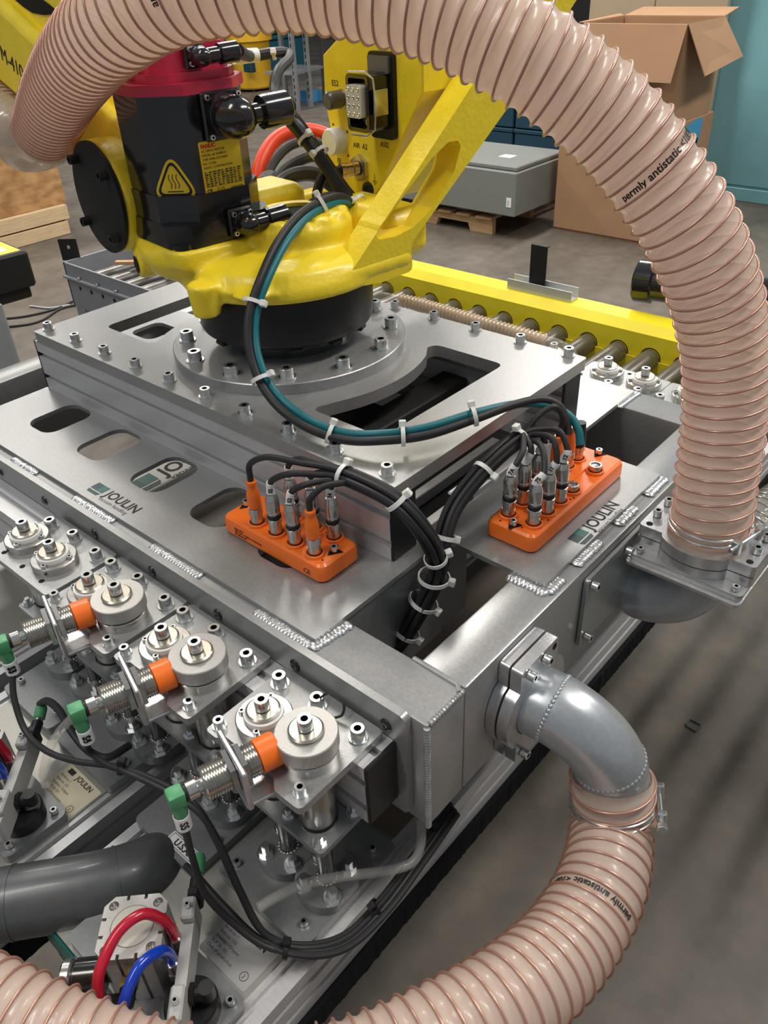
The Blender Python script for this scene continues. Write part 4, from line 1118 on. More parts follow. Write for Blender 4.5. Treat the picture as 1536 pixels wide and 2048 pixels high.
# ================================================================== orange field junction boxes
def jbox(x0, x1, y0, y1, label, long_y, ports, screws):
    cx, cy = (x0 + x1) / 2, (y0 + y1) / 2
    t = thing('junction_box', label, 'junction box', (cx, cy, 1.0), 'orange field junction boxes')
    mb = MB()
    c = rect(x0, x1, y0, y1, .009, 5); zs = [(0, 1.0022), (0, 1.0150), (.0012, 1.0185), (.0040, 1.0205)]
    rows = []
    for ins, z in zs:
        lp = rect(x0 + ins, x1 - ins, y0 + ins, y1 - ins, .009 - ins * .6, 5); rows.append([mb.bm.verts.new((x, y, z)) for x, y in lp])
    for A, B in zip(rows, rows[1:]):
        for i in range(len(A)): mb.bm.faces.new((A[i], A[(i + 1) % len(A)], B[(i + 1) % len(B)], B[i]))
    mb.bm.faces.new(rows[-1]); mb.bm.faces.new(list(reversed(rows[0])))
    # feet at both ends
    if long_y:
        mb.box(cx - .016, cx + .016, y0 + .004, y0 + .02, 1.0002, 1.0025); mb.box(cx - .016, cx + .016, y1 - .02, y1 - .004, 1.0002, 1.0025)
        mb.box(cx - .0055, cx + .0055, y0 + .035, y1 - .035, 1.020, 1.0222, .001)
    else:
        mb.box(x0 + .004, x0 + .02, cy - .014, cy + .014, 1.0002, 1.0025); mb.box(x1 - .02, x1 - .004, cy - .014, cy + .014, 1.0002, 1.0025)
        mb.box(x0 + .03, x1 - .03, cy - .004, cy + .004, 1.020, 1.0222, .001)
    obj('housing', mb, 'orange', t, ang=25)
    for x, y in ports:
        mb = MB(); mb.lathe([(.0105, 1.0200), (.0098, 1.0232), (.0082, 1.0236), (.0082, 1.0225)], M.Translation((x, y, 0)), 24); obj('port_collar', mb, 'orange', t)
        mb = MB(); mb.lathe([(.0066, 1.0225), (.0066, 1.0300), (.0053, 1.0300), (.0053, 1.0285), (0, 1.0285)], M.Translation((x, y, 0)), 22); mb.lathe([(.0050, 1.0286), (.0012, 1.0292), (0, 1.0292)], M.Translation((x, y, 0)), 16); obj('port', mb, 'nickel', t)
    for x, y in screws:
        mb = MB(); mb.lathe([(0, 1.0209), (.0095, 1.0209)], M.Translation((x, y, 0)), 3, .5); obj('screw_recess', mb, 'cavity', t)
        inst('screw', BOLT['m5'][0], t, M.Translation((x, y, 1.0205)))
    rnd = random.Random(5); mb = MB()
    for x, y in ports:
        for k in range(3):
            a = rnd.choice((.7, 2.3, 3.9, 5.4)) + k * .35; q = (x + .0128 * math.cos(a), y + .0128 * math.sin(a)); 
            if x0 + .005 < q[0] < x1 - .005 and y0 + .005 < q[1] < y1 - .005:
                mb.lathe([(0, 1.0209), (.0011, 1.0209)], M.Translation((*q, 0)), 8)
    obj('indicator', mb, 'cavity', t)
    return t
P1F = [(-.555, .4115), (-.526, .4115), (-.4985, .4115), (-.471, .4115)]
P1B = [(-.553, .442), (-.532, .442), (-.502, .442), (-.474, .442)]
jb1 = jbox(-.599, -.449, .398, .4535, 'orange junction box on the front deck between slots and raised profile', False, P1F + P1B[1:], [(-.459, .4265), (-.590, .4265)])
def jtext(t, s, x, y, z, r, u, size): text('print', s, size, face_m((x, y, z), r, u), 'ink', t)
jtext(jb1, 'CE', -.475, .3978, 1.0055, (1, 0, 0), (0, 0, 1), .008)
for k, s in enumerate(('type AL2', '24V DC  Made in Germany', 'ID 00-02-01')): jtext(jb1, s, -.578, .3978, 1.0115 - .0036 * k, (1, 0, 0), (0, 0, 1), .0038)
P2R = [(-.3300, .583), (-.3300, .6085), (-.3300, .634), (-.3300, .6595), (-.3300, .709)]
P2L = [(-.3585, .581), (-.3585, .608), (-.3585, .634), (-.3585, .672), (-.3585, .698), (-.3585, .720)]
jb2 = jbox(-.3745, -.3155, .562, .754, 'large orange junction box on the side deck beside the printed logo', True, P2R + P2L, [(-.345, .570), (-.345, .7455)])

# ================================================================== plugs with cables
def pack(i):
    if i == 0: return (0, 0)
    r = 1; k = i - 1
    while k >= 6 * r: k -= 6 * r; r += 1
    a = 2 * PI * k / (6 * r) + r * .5
    return (r * math.cos(a), r * math.sin(a))
def strand(pts, k0, idx, rc):
    """offset the shared part of a path (from index k0 on) so strands lie side by side"""
    P = [V(p) for p in pts]; F = pframes(P); ox, oy = pack(idx); out = []
    for i, (p, a, b, t) in enumerate(F):
        f = 0 if i < k0 else min(1, (i - k0 + 1) / 1.0)
        out.append(p + (a * ox + b * oy) * rc * 2.02 * f)
    return out
def plug_thing(base, kind, label, path, sleeve=None, rc=.0032, grp='cable plugs on the junction boxes'):
    x, y = base; z = 1.0300
    t = thing('cable_plug', label, 'plug', (x, y, z), grp)
    m = M.Translation((x, y, z - .004))
    if kind == 'metal':
        mb = MB(); mb.lathe([(.0064, 0), (.0064, .009), (.0072, .0095), (.0074, .0145), (.0064, .015)], m, 22); obj('coupling_ring', mb, 'nickel', t)
        mb = MB(); mb.lathe([(.0066, .015), (.0071, .0155), (.0071, .0195), (.0066, .020)], m, 22); obj('seal_ring', mb, 'black_plastic', t)
        mb = MB(); mb.lathe([(.0062, .020), (.0068, .0205), (.0068, .0225), (.0064, .023), (.0070, .0235), (.0070, .0365), (.0066, .038), (.0048, .0435), (.0034, .0435), (.0034, .041)], m, 6 if False else 20); obj('plug_body', mb, 'nickel', t)
        top = z - .004 + .0415
    elif kind == 'orange':
        mb = MB(); mb.lathe([(.0064, 0), (.0064, .008), (.0074, .0085), (.0074, .0155), (.006, .016)], m, 20); obj('coupling_ring', mb, 'nickel', t)
        mb = MB(); mb.lathe([(.0060, .016), (.0070, .0165), (.0070, .030), (.0064, .034), (.0046, .040), (.0046, .0425), (.0054, .043), (.0054, .0465), (.0046, .0475), (0, .0475)], m, 20); obj('plug_body', mb, 'orange', t)
        top = z - .004 + .047
    else:
        mb = MB(); mb.lathe([(.0064, 0), (.0064, .008), (.0072, .0085), (.0072, .013), (.006, .0135)], m, 20); obj('coupling_ring', mb, 'nickel', t)
        mb = MB(); mb.lathe([(.0070, .0135), (.0074, .015), (.0074, .030), (.0062, .036), (.0056, .0425), (0, .0425)], m, 20); obj('plug_body', mb, 'black_plastic', t)
        top = z - .004 + .042
    if path:
        P = [V((x, y, top - .002)), V((x, y, top + .006))] + path
        C = spline(P, 8)
        mb = MB(); mb.tube(C, rc, 9); obj('cable', mb, 'cable_black', t)
        if sleeve is not None:
            L = 0; i0 = None; seg = []
            for i in range(1, len(C)):
                L += (C[i] - C[i - 1]).length
                if .004 <= L <= .018: seg.append(C[i])
            if len(seg) < 2: seg = [C[2], C[6]]
            R_, _ = resample(seg, 4)
            mb = MB(); mb.tube(R_, rc * 1.32, 12); sl = obj('marker_sleeve', mb, 'label_white', t)
            mid = R_[2]; ax = (R_[-1] - R_[0]).normalized(); vn = (CAM - mid); vn = (vn - ax * vn.dot(ax)).normalized(); rt = ax.cross(vn)
            if sleeve:
                text('print', sleeve, .0058, face_m(mid + vn * rc * 1.36 - ax * .0035 + (-rt) * 0 + rt * .002, ax, -rt), 'ink', sl, bold=.0002)
    return t
# front box: cables rise, gather at a tie, cross the profile and drop into the frame corner
J1 = [at(688, 950, y=.449), at(790, 1000, y=.452), V((-.374, .461, 1.063)), V((-.372, .476, 1.028)), V((-.376, .484, .996)), V((-.388, .474, .955)), V((-.402, .460, .915)), V((-.420, .447, .88))]
def j1(idx, first):
    pts = first + J1; return strand(pts, len(first), idx, .0032)
def arch_pts(base, h, lean): 
    x, y = base; return [V((x + lean * .25, y + .001, 1.0725 + h * .8)), V((x + lean, y + .003, 1.0725 + h))]
plug_thing(P1F[0], 'orange', 'orange cable plug at the front left corner of the front junction box', j1(1, [V((-.552, .4118, 1.094)), V((-.532, .418, 1.106)), V((-.500, .431, 1.105))]))
plug_thing(P1F[1], 'metal', 'metal plug marked S5 in the front row of the front junction box', j1(2, [V((-.522, .412, 1.086)), V((-.504, .419, 1.097)), V((-.480, .434, 1.098))]), 'S5')
plug_thing(P1F[2], 'metal', 'metal plug right of the S5 plug in the front row of the front junction box', j1(3, [V((-.495, .413, 1.084)), V((-.482, .421, 1.093)), V((-.468, .436, 1.095))]), 'S3')
plug_thing(P1F[3], 'orange', 'orange cable plug at the front right of the front junction box', j1(4, [V((-.470, .413, 1.086)), V((-.463, .424, 1.096)), V((-.452, .440, 1.097))]))
plug_thing(P1B[1], 'metal', 'metal plug at the left of the back row on the front junction box', j1(5, [V((-.530, .442, 1.086)), V((-.516, .444, 1.097)), V((-.488, .447, 1.099))]), 'S1')
plug_thing(P1B[2], 'metal', 'metal plug in the middle of the back row on the front junction box', j1(6, [V((-.500, .442, 1.083)), V((-.488, .444, 1.092)), V((-.470, .447, 1.095))]), 'S2')
plug_thing(P1B[3], 'metal', 'metal plug at the right of the back row on the front junction box', j1(0, [V((-.473, .442, 1.080)), V((-.467, .444, 1.089)), V((-.456, .446, 1.094))]), 'S4')
# side box
J2 = [V((-.3785, .630, 1.084)), V((-.384, .576, 1.073)), V((-.389, .530, 1.048)), V((-.3845, .503, 1.02)), V((-.383, .496, .992)), V((-.392, .486, .955)), V((-.404, .470, .915)), V((-.418, .455, .88))]
def j2(idx, first):
    pts = first + J2; return strand(pts, len(first), idx, .0032)
lab2 = {0: ('7A', 'metal plug marked 7A at the near left corner of the large junction box'), 1: ('', 'metal plug second in the left row of the large junction box'), 2: ('', 'metal plug third in the left row, tallest of the cluster on the large junction box')}
plug_thing(P2L[0], 'metal', lab2[0][1], j2(1, [V((-.355, .586, 1.083)), V((-.360, .604, 1.090))]), '7A')
plug_thing(P2L[1], 'metal', lab2[1][1], j2(2, [V((-.355, .611, 1.082)), V((-.362, .618, 1.088))]), '')
plug_thing(P2L[2], 'metal', lab2[2][1], j2(3, [V((-.355, .637, 1.082)), V((-.363, .638, 1.089))]), '')
plug_thing(P2R[0], 'metal', 'metal plug nearest the camera on the large junction box', j2(4, [V((-.3265, .590, 1.081)), V((-.345, .612, 1.094))]), '7S')
plug_thing(P2R[1], 'metal', 'metal plug second in the right row of the large junction box', j2(5, [V((-.326, .612, 1.083)), V((-.337, .622, 1.098)), V((-.357, .630, 1.094))]), '11')
plug_thing(P2R[2], 'metal', 'metal plug marked 12 third in the right row of the large junction box', j2(6, [V((-.329, .638, 1.082)), V((-.343, .644, 1.096)), V((-.360, .640, 1.095))]), '12')
plug_thing(P2L[3], 'orange', 'orange cable plug left of the tall orange plug on the large junction box', j2(0, [V((-.355, .672, 1.094)), V((-.362, .664, 1.110)), V((-.372, .648, 1.102))]))
plug_thing(P2L[4], 'orange', 'tall orange cable plug under the black cable on the large junction box', None)
plug_thing(P2L[5], 'black', 'black cable plug under the teal cable on the large junction box', None)
# ties on the two bundles
def bt(c, a, R, lab, hd, sq=1.0): tie(V(c), V(a), R, lab, CR @ V(hd), sq=sq, w=.0044)
bt(J1[0], J1[1] - J1[0], .0105, 'white cable tie on the cable bundle above the front junction box', (0, 1, .1))
bt(J1[1].lerp(J1[2], .05), J1[2] - J1[1], .0105, 'white cable tie where the bundle passes the plate corner', (-.4, .8, .3))
bt(J1[3].lerp(J1[4], .2), J1[4] - J1[2], .0105, 'white cable tie on the bundle below the black end cap', (.9, .1, -.3))
bt(J2[0].lerp(J2[1], .05), J2[1] - J2[0], .0105, 'white cable tie highest on the bundle of the large junction box', (.1, 1, .2))
bt(J2[1].lerp(J2[2], .1), J2[2] - J2[1], .0105, 'white cable tie on the bundle left of the large junction box', (.7, -.6, .4))
bt(J2[3].lerp(J2[2], .15), J2[4] - J2[2], .0105, 'white cable tie on the upright bundle above the frame corner', (1, 0, -.3))
jm = (J1[4] + J2[4]) / 2
bt(V((-.3815, .486, .988)), V((.004, .003, .04)), .0152, 'white cable tie holding both bundles together at deck height', (1, .0, .4))
bt(V((-.391, .480, .955)), V((.014, .014, .04)), .0150, 'white cable tie lower on the joined bundles inside the frame', (1, -.2, .4))
bt(V((-.403, .466, .917)), V((.014, .014, .036)), .0138, 'lowest white cable tie on the joined bundles inside the frame', (1, -.3, .3))
# loose tails at the bottom of the opening
for k in range(5):
    a = V((-.412 - .004 * k, .455 + .004 * k, .895)); cable('cable_tail', ['black cable tail spreading inside the frame opening, leftmost', 'black cable tail spreading inside the frame opening, second', 'black cable tail spreading inside the frame opening, middle', 'black cable tail spreading inside the frame opening, fourth', 'black cable tail spreading inside the frame opening, rightmost'][k],
        [a, a + V((-.01 + .012 * k, -.022, -.03)), a + V((-.03 + .028 * k, -.045, -.052)), a + V((-.05 + .035 * k, -.05, -.09))], .003, 'cable_black', group='cable tails in the frame opening')

# ================================================================== proximity sensors on the disc brackets
AX = V((.30, .954, 0)).normalized()
def make_sensor():
    """local origin = sensor face centre, axis AX pointing to the disc"""
    t = thing('proximity_sensor', 'x', 'sensor', (0, 0, 0), 'proximity sensors on the disc brackets')
    m = mtx((0, 0, 0), -AX)
    mb = MB(); mb.lathe([(0, 0), (.0132, 0), (.0142, .001), (.0142, .0168), (.012, .0172)], m, 32); obj('sensing_cap', mb, 'orange', t)
    def thread(z0, z1, r):
        pr = []; n = int((z1 - z0) / .0021)
        for i in range(n): z = z0 + (z1 - z0) * i / n; d = (z1 - z0) / n; pr += [(r * .90, z), (r, z + d * .5)]
        return pr + [(r * .90, z1)]
    mb = MB(); mb.lathe([(0, .0170)] + thread(.0172, .0625, .0140) + [(0, .0626)], m, 32); obj('threaded_barrel', mb, 'nickel', t, ang=15)
    for z in (.0285, .0385):
        mb = MB(); mb.hexnut(m @ V((0, 0, z)), m @ V((0, 0, z + .0042)), .034, .0138, .3); obj('lock_nut', mb, 'steel', t)
    mb = MB(); mb.lathe([(0, .0626), (.0058, .0626), (.0058, .0665), (.0075, .067), (.0075, .0745), (.006, .0755), (0, .0755)], m, 18); obj('coupling', mb, 'nickel', t, ang=20)
    # bracket plate between the nuts, with a foot going under the bracket top plate
    w = V((0, 0, 1)).cross(AX).normalized() * -1
    f = M((w, -AX, V((0, 0, 1)))).transposed().to_4x4(); f = M.Translation(m @ V((0, 0, .0356))) @ f
    mb = MB(); mb.box(-.0255, .0255, -.0022, .0022, -.0235, .0195, .0012, f); obj('angle_plate', mb, 'raw_aluminium', t)
    mb = MB(); mb.box(-.0255, .0200, -.052, .0022, -.0275, -.0237, .0008, f); obj('angle_foot', mb, 'raw_aluminium', t)
    # green elbow plug and marker
    e = m @ V((0, 0, .078))
    mb = MB(); mb.cyl(m @ V((0, 0, .0735)), m @ V((0, 0, .0770)), .0068, n=18); obj('plug_seal', mb, 'black_plastic', t)
    f2 = M.Translation(m @ V((0, 0, .0835))) @ M((w, -AX, V((0, 0, 1)))).transposed().to_4x4()
    mb = MB(); mb.box(-.0068, .0068, -.0066, .0066, -.0075, .0075, .0022, f2, 2); mb.lathe([(.0068, .0), (.0066, -.012), (.0056, -.0215), (0, -.0215)], f2, 8, PI / 8); obj('elbow_plug', mb, 'green_plastic', t)
    mb = MB(); mb.lathe([(.0058, -.020), (.0064, -.0205), (.0064, -.0355), (.0045, -.036), (0, -.036)], f2, 20); sl = obj('marker_sleeve', mb, 'label_white', t)
    t['out'] = list(f2 @ V((0, 0, -.036))); t['mark'] = list(f2 @ V((0, 0, -.028)))
    return t
sp = [(V((-.3505, .2435, .9875)), 'S5', 'orange-capped proximity sensor marked S5, nearest the camera'), (V((-.4835, .2415, .9875)), 'S4', 'orange-capped proximity sensor in the middle, on the middle disc bracket'), (V((-.6125, .2415, .9875)), 'S3', 'orange-capped proximity sensor marked S3 at left')]
sens0 = make_sensor(); OUT = V(sens0['out']); MARK = V(sens0['mark']); del sens0['out']; del sens0['mark']
SO = []
for i, (p, s, lab) in enumerate(sp):
    w = M.Translation(p)
    if i == 0: move(sens0, w); sens0['label'] = lab; o = sens0
    else: o = dup(sens0, w, lab)
    SO.append(p + OUT)
    sl = [c for c in o.children if c.name.startswith('marker_sleeve')][0]
    c = p + MARK; vn = CAM - c; vn.z = 0; vn.normalize(); rt = V((0, 0, 1)).cross(vn)
    text('print', s, .0088, face_m(c + vn * .00645 - V((0, 0, 1)) * -.0045 - rt * .003, (0, 0, -1), rt), 'ink', sl, bold=.0002)
GS = 'black sensor cables below the sensors'
cable('sensor_cable', 'black cable hanging from the S5 sensor into the low bundle', [SO[0] + V((0, 0, .004)), at(385, 1715, d=.655), at(412, 1790, d=.675), at(470, 1850, d=.69), at(530, 1892, d=.695), at(600, 1905, d=.70), at(690, 1890, d=.71), at(770, 1815, d=.735), at(850, 1705, d=.78), at(910, 1620, d=.82)], .0030, 'cable_black', group=GS)
cable('sensor_cable', 'black cable running from the middle sensor past the cable tie to the low bundle', [SO[1] + V((0, 0, .004)), at(178, 1500, d=.72), at(212, 1528, d=.72), at(250, 1543, d=.715), at(330, 1580, d=.70), at(398, 1625, d=.69), at(440, 1690, d=.69), at(480, 1780, d=.695), at(530, 1868, d=.70), at(600, 1897, d=.705), at(690, 1878, d=.715), at(765, 1805, d=.742), at(846, 1698, d=.785), at(905, 1615, d=.825)], .0030, 'cable_black', group=GS)
cable('sensor_cable', 'long black cable curving down from the S3 sensor at left', [SO[2] + V((0, 0, .004)), at(28, 1395, d=.76), at(50, 1460, d=.755), at(90, 1500, d=.74), at(150, 1522, d=.73), at(245, 1536, d=.72), at(330, 1570, d=.705), at(392, 1612, d=.695), at(432, 1680, d=.695), at(475, 1775, d=.70), at(524, 1862, d=.705), at(598, 1890, d=.71), at(688, 1870, d=.72), at(762, 1797, d=.746), at(842, 1690, d=.79), at(902, 1608, d=.83)], .0030, 'cable_black', group=GS)
cable('sensor_cable', 'thick black cable arching from the module plate at left', [at(80, 1408, d=.90), at(95, 1402, d=.885), at(118, 1420, d=.87), at(140, 1458, d=.85), at(175, 1500, d=.835), at(215, 1515, d=.83), at(260, 1490, d=.85)], .0042, 'cable_black', group=GS)
cable('sensor_cable', 'black cable from the green plug beside the pipe to the low bundle', [at(372, 1732, d=.74), at(400, 1760, d=.72), at(450, 1815, d=.71), at(520, 1880, d=.70), at(600, 1910, d=.695), at(692, 1896, d=.705), at(775, 1822, d=.73), at(856, 1712, d=.775), at(915, 1628, d=.815)], .0034, 'cable_black', group=GS)
for px, py, d, dr, R, lab in [(243, 1537, .72, (60, 12), 11, 'black cable tie joining the two cables left of the green S5 plug'), (572, 1900, .70, (70, 10), 17, 'black cable tie at the lowest point of the cable bundle'), (755, 1815, .735, (60, -60), 16, 'black cable tie on the bundle beside the module rail'), (880, 1652, .81, (40, -50), 16, 'black cable tie on the bundle under the frame corner')]:
    t = tie(at(px, py, d=d), at(px + dr[0], py + dr[1], d=d) - at(px, py, d=d), R * d / FPX, lab, CR @ V((.3, .8, .4)), mt='black_plastic')
loop = [at(640, 1396, z=.985), at(655, 1387, z=.99), at(678, 1393, z=.99), at(688, 1412, z=.985), at(684, 1430, z=.978), at(668, 1436, z=.974)]
cable('wire_tie', 'thin black tie looped round the middle bolt of the rightmost bracket', loop, .0012, 'cable_black', 'cable tie', n=6)
cable('vacuum_tube', 'clear plastic tube curving out from under the frame corner', [at(842, 1640, d=.775), at(841, 1690, d=.765), at(822, 1726, d=.755), at(770, 1742, d=.745), at(690, 1752, d=.73), at(610, 1768, d=.715), at(550, 1795, d=.705), at(516, 1816, d=.70)], .0048, 'tube_clear', 'tube', n=14)
cable('vacuum_tube', 'short clear plastic tube left of the middle green sensor plug', [at(150, 1430, d=.80), at(122, 1460, d=.80), at(98, 1500, d=.79), at(88, 1545, d=.79), at(92, 1570, d=.80)], .0045, 'tube_clear', 'tube', n=14)
cable('vacuum_tube', 'short clear plastic tube beside the red and blue tubes', [at(476, 1858, d=.75), at(462, 1880, d=.74), at(446, 1925, d=.735), at(437, 1962, d=.745)], .0042, 'tube_clear', 'tube', n=14)

# ================================================================== vacuum valve actuators
E1 = V((.7071, .7071, 0)); E2 = V((-.7071, .7071, 0))
def make_valve():
    t = thing('valve_actuator', 'x', 'actuator', (0, 0, 0), 'pneumatic valve actuators on the modules')
    f = M((E1, E2, V((0, 0, 1)))).transposed().to_4x4()
    def lo(name, mb, mt, par=t, ang=32):
        for v in mb.bm.verts: v.co = f @ v.co
        return obj(name, mb, mt, par, ang)
    mb = MB(); mb.plate([rect(-.082, .088, -.033, .0365, .008)], -.0108, 0); obj('base_plate', mb, 'silver_dark', t)
    for x, y in ((.078, .027), (-.072, .027), (.078, -.023)):
        inst('bolt', BOLT['m5'][0], t, M.Translation((x, y, 0)))
    h = .0265
    o = []
    base = [(-h + .008, -h), (h - .008, -h), (h, -h + .008), (h, h - .008), (h - .008, h), (-h + .008, h), (-h, h - .008), (-h, -h + .008)]
    # sides carry two sensor grooves each
    def edge(a, b):
        a = V(a); b = V(b); d = (b - a); n = V((d.y, -d.x)).normalized(); out = [tuple(a)]
        for q in (.30, .70):
            c = a + d * q; u = d.normalized()
            out += [tuple(c - u * .0013), tuple(c - u * .0013 - n * .004), tuple(c + u * .0013 - n * .004), tuple(c + u * .0013)]
        return out
    prof = edge(base[0], base[1]) + [base[1]] + edge(base[2], base[3]) + [base[3]] + edge(base[4], base[5]) + [base[5]] + edge(base[6], base[7]) + [base[7]]
    pr2 = []
    for p in prof:
        if not pr2 or (V(p) - V(pr2[-1])).length > 1e-5: pr2.append(p)
    bores = [circ(sx * .0185, sy * .0185, .0042, 18)[::-1] for sx in (-1, 1) for sy in (-1, 1)]
    mb = MB(); mb.plate([pr2], .0002, .0610); lo('cylinder_body', mb, 'raw_aluminium')
    mb = MB(); mb.plate([pr2] + bores, .0612, .0690); lo('end_cover', mb, 'milled_aluminium')
    for sx in (-1, 1):
        for sy in (-1, 1):
            mb = MB(); mb.lathe([(.0042, .0690), (.0020, .0640), (0, .0640)], M.Translation((sx * .0185, sy * .0185, 0)), 16); lo('bore', mb, 'steel')
    mb = MB(); mb.lathe([(.0172, .0690), (.0176, .0694), (.0180, .0690)], None, 40); lo('cover_rim', mb, 'milled_aluminium')
    mb = MB(); mb.lathe([(0, .0692), (.0172, .0692)], None, 36); lo('cover_disc', mb, 'cream_plastic')
    # sensor rail with two light switches and a plug
    mb = MB(); mb.plate([rounded([(.036, -.078), (.0455, -.078), (.0455, .034), (.036, .034)], .0045)], .018, .046); lo('switch_rail', mb, 'light_plastic')
    for y0, y1, z1 in ((.010, .030, .056), (-.070, -.042, .054)):
        mb = MB(); mb.box(.035, .0465, y0, y1, .0462, z1, .0018); sw = lo('switch', mb, 'light_plastic')
        inst('screw', BOLT['m4'][0], sw, f @ M.Translation((.0408, (y0 + y1) / 2, z1 - .0004)))
    mb = MB(); mb.cyl((.041, .0345, .036), (.041, .056, .036), .0062, n=18); mb.box(.036, .047, .0345, .045, .022, .046, .002); lo('switch_plug', mb, 'black_plastic')
    mb = MB(); mb.cyl((.041, .0562, .036), (.041, .061, .036), .0050, n=16); lo('plug_ring', mb, 'nickel')
    mb = MB(); mb.lathe([(.0052, 0), (.0064, .001), (.0064, .014), (.0045, .018), (0, .018)], mtx((.041, .0612, .036), (0, 1, .2)), 12); lo('plug', mb, 'green_plastic')
    mb = MB(); mb.lathe([(.0225, .0002), (.0225, .0150), (.021, .0170), (0, .0170)], M.Translation((.044, -.040, 0)), 32); lo('valve_housing', mb, 'black_plastic')
    # push-in fittings
    mb = MB(); mb.hexnut((-.004, -.0266, .036), (-.004, -.034, .036), .0135); lo('fitting_nut', mb, 'gold')
    mb = MB(); mb.cyl((-.004, -.034, .036), (-.004, -.047, .036), .0068, n=18); mb.cyl((-.004, -.044, .036), (-.018, -.050, .046), .0075, n=18); lo('elbow_fitting', mb, 'black_plastic')
    mb = MB(); mb.cyl((.0310, -.020, .030), (.0310, -.020, .046), .0058, n=18); mb.box(.0266, .036, -.026, -.014, .024, .034, .001); lo('push_fitting', mb, 'nickel')
    mb = MB(); mb.cyl((.0310, -.001, .030), (.0310, -.001, .048), .0058, n=18); mb.box(.0266, .036, -.007, .005, .024, .034, .001); lo('push_fitting', mb, 'nickel')
    # silencer: black drum with chrome collar
    mb = MB(); mb.cyl((-.0268, -.018, .030), (-.052, -.018, .030), .0150, n=28, bev=.002); lo('silencer', mb, 'black_gloss')
    mb = MB(); mb.cyl((-.0522, -.018, .030), (-.062, -.018, .030), .0152, n=28, bev=.002); lo('silencer_collar', mb, 'steel')
    # suction port fitting on the rail side
    mb = MB(); mb.hexnut((.0456, -.040, .030), (.050, -.040, .030), .015); mb.cyl((.050, -.040, .030), (.062, -.040, .030), .0062, n=16); mb.cyl((.060, -.040, .026), (.060, -.040, .040), .0065, n=16); lo('tube_fitting', mb, 'black_plastic')
    return t, f
vt, vf = make_valve()
VP = [V((-.4035, .1085, .7817)), V((-.688, .1105, .7817))]
labs = ['silver pneumatic actuator with red and blue tubes, at the bottom left', 'second pneumatic actuator on the left module, cut by the picture edge']
def tube_l(pts, o, name, lab, mt, r, grp):
    cable(name, lab, [o + (vf @ V(p)) for p in pts], r, mt, 'tube', grp, n=14)
for i, o in enumerate(VP):
    if i == 0: move(vt, M.Translation(o)); vt['label'] = labs[0]
    else: dup(vt, M.Translation(o), labs[1])
    w = ('nearest the camera', 'at the left picture edge')[i]
    tube_l([(-.0165, -.0495, .045), (-.019, -.0505, .056), (-.016, -.040, .078), (-.003, -.018, .092), (.014, -.004, .092), (.027, -.0015, .076), (.0310, -.001, .058), (.0310, -.001, .044)], o, 'air_tube', 'glossy red air tube arching over the actuator ' + w, 'red_tube', .0046, 'red and blue air tubes')
    tube_l([(.0310, -.020, .042), (.0310, -.020, .058), (.027, -.026, .074), (.016, -.040, .082), (.006, -.058, .072), (.000, -.070, .052), (-.002, -.076, .025)], o, 'air_tube', 'glossy blue air tube curving down from the actuator ' + w, 'blue_tube', .0046, 'red and blue air tubes')
# dark suction pipe lying over the module
dp_ = thing('suction_pipe', 'dark grey painted pipe lying across the lower left corner', 'pipe', (-.52, .12, .80))
pc_ = [at(-60, 1822, d=.752), at(30, 1804, d=.757), at(150, 1784, d=.765), at(235, 1765, d=.775), at(290, 1745, d=.79), at(322, 1728, d=.815), at(338, 1720, d=.845)]
mb = MB(); mb.tube(spline(pc_, 8), .0335, 36); obj('pipe', mb, 'dark_pipe', dp_)
for q in (1, 3):
    d_ = (pc_[q + 1] - pc_[q - 1]).normalized(); mb = MB(); mb.ring(pc_[q] - d_ * .0012, pc_[q] + d_ * .0012, .0342, .032, 40); obj('weld_ring', mb, 'dark_pipe', dp_)
# ================================================================== hall
def wall(name, x0, x1, y0, y1, z1, mt, lab):
    mb = MB(); mb.box(x0, x1, y0, y1, 0, z1); o = struct(obj(name, mb, mt)); o['label'] = lab
mat('hall_wall', (.30, .29, .26), .8, noise=.06, nscale=.6)
wall('wall_back', -18, 6, 15.8, 16, 5, 'hall_wall', 'plain grey-beige hall wall far behind')
wall('wall_left', -18, -17.8, -4, 15.8, 5, 'hall_wall', 'plain grey-beige hall wall far at left')
# ------------------------------------------------------------------ yellow roller conveyor
cv = thing('roller_conveyor', 'yellow roller conveyor with dark steel rollers behind the gripper', 'conveyor', (-.9, 1.65, 0))
def xprism(poly, x0, x1, name, mt, parent):
    mb = MB(); mb.plate([poly], x0, x1, M(((0, 0, 1, 0), (1, 0, 0, 0), (0, 1, 0, 0), (0, 0, 0, 1)))); return obj(name, mb, mt, parent)
xprism([(1.962, .575), (1.962, .640), (1.985, .662), (2.052, .662), (2.056, .658), (2.056, .52), (2.044, .52), (2.044, .648), (1.99, .648), (1.974, .632), (1.974, .575)], -1.86, .40, 'side_rail', 'yellow_rail', cv)
xprism([(1.956, .50), (1.956, .5735), (1.962, .5735), (1.962, .50)], -1.86, .40, 'skirt', 'yellow_rail', cv)
xprism([(1.235, .50), (1.235, .63), (1.30, .63), (1.30, .50)], -1.86, -.60, 'side_rail', 'yellow_rail', cv)
rm = MB(); rm.lathe([(0, 0), (.0245, 0), (.0265, .004), (.0268, .05), (.0268, .62), (.0265, .655), (.0, .656)], mtx((0, 0, 0), (0, 1, 0)), 24); ROLL = data('roller', rm, 'roller')
for k in range(22):
    x = -1.826 + .0935 * k
    inst('roller', ROLL, cv, M.Translation((x, 1.303, .577)))
    mb = MB(); mb.lathe([(.0265, 0), (.0295, 0)], mtx((x, 1.9612, .578), (0, -1, 0)), 20); obj('roller_hole', mb, 'cavity', cv)
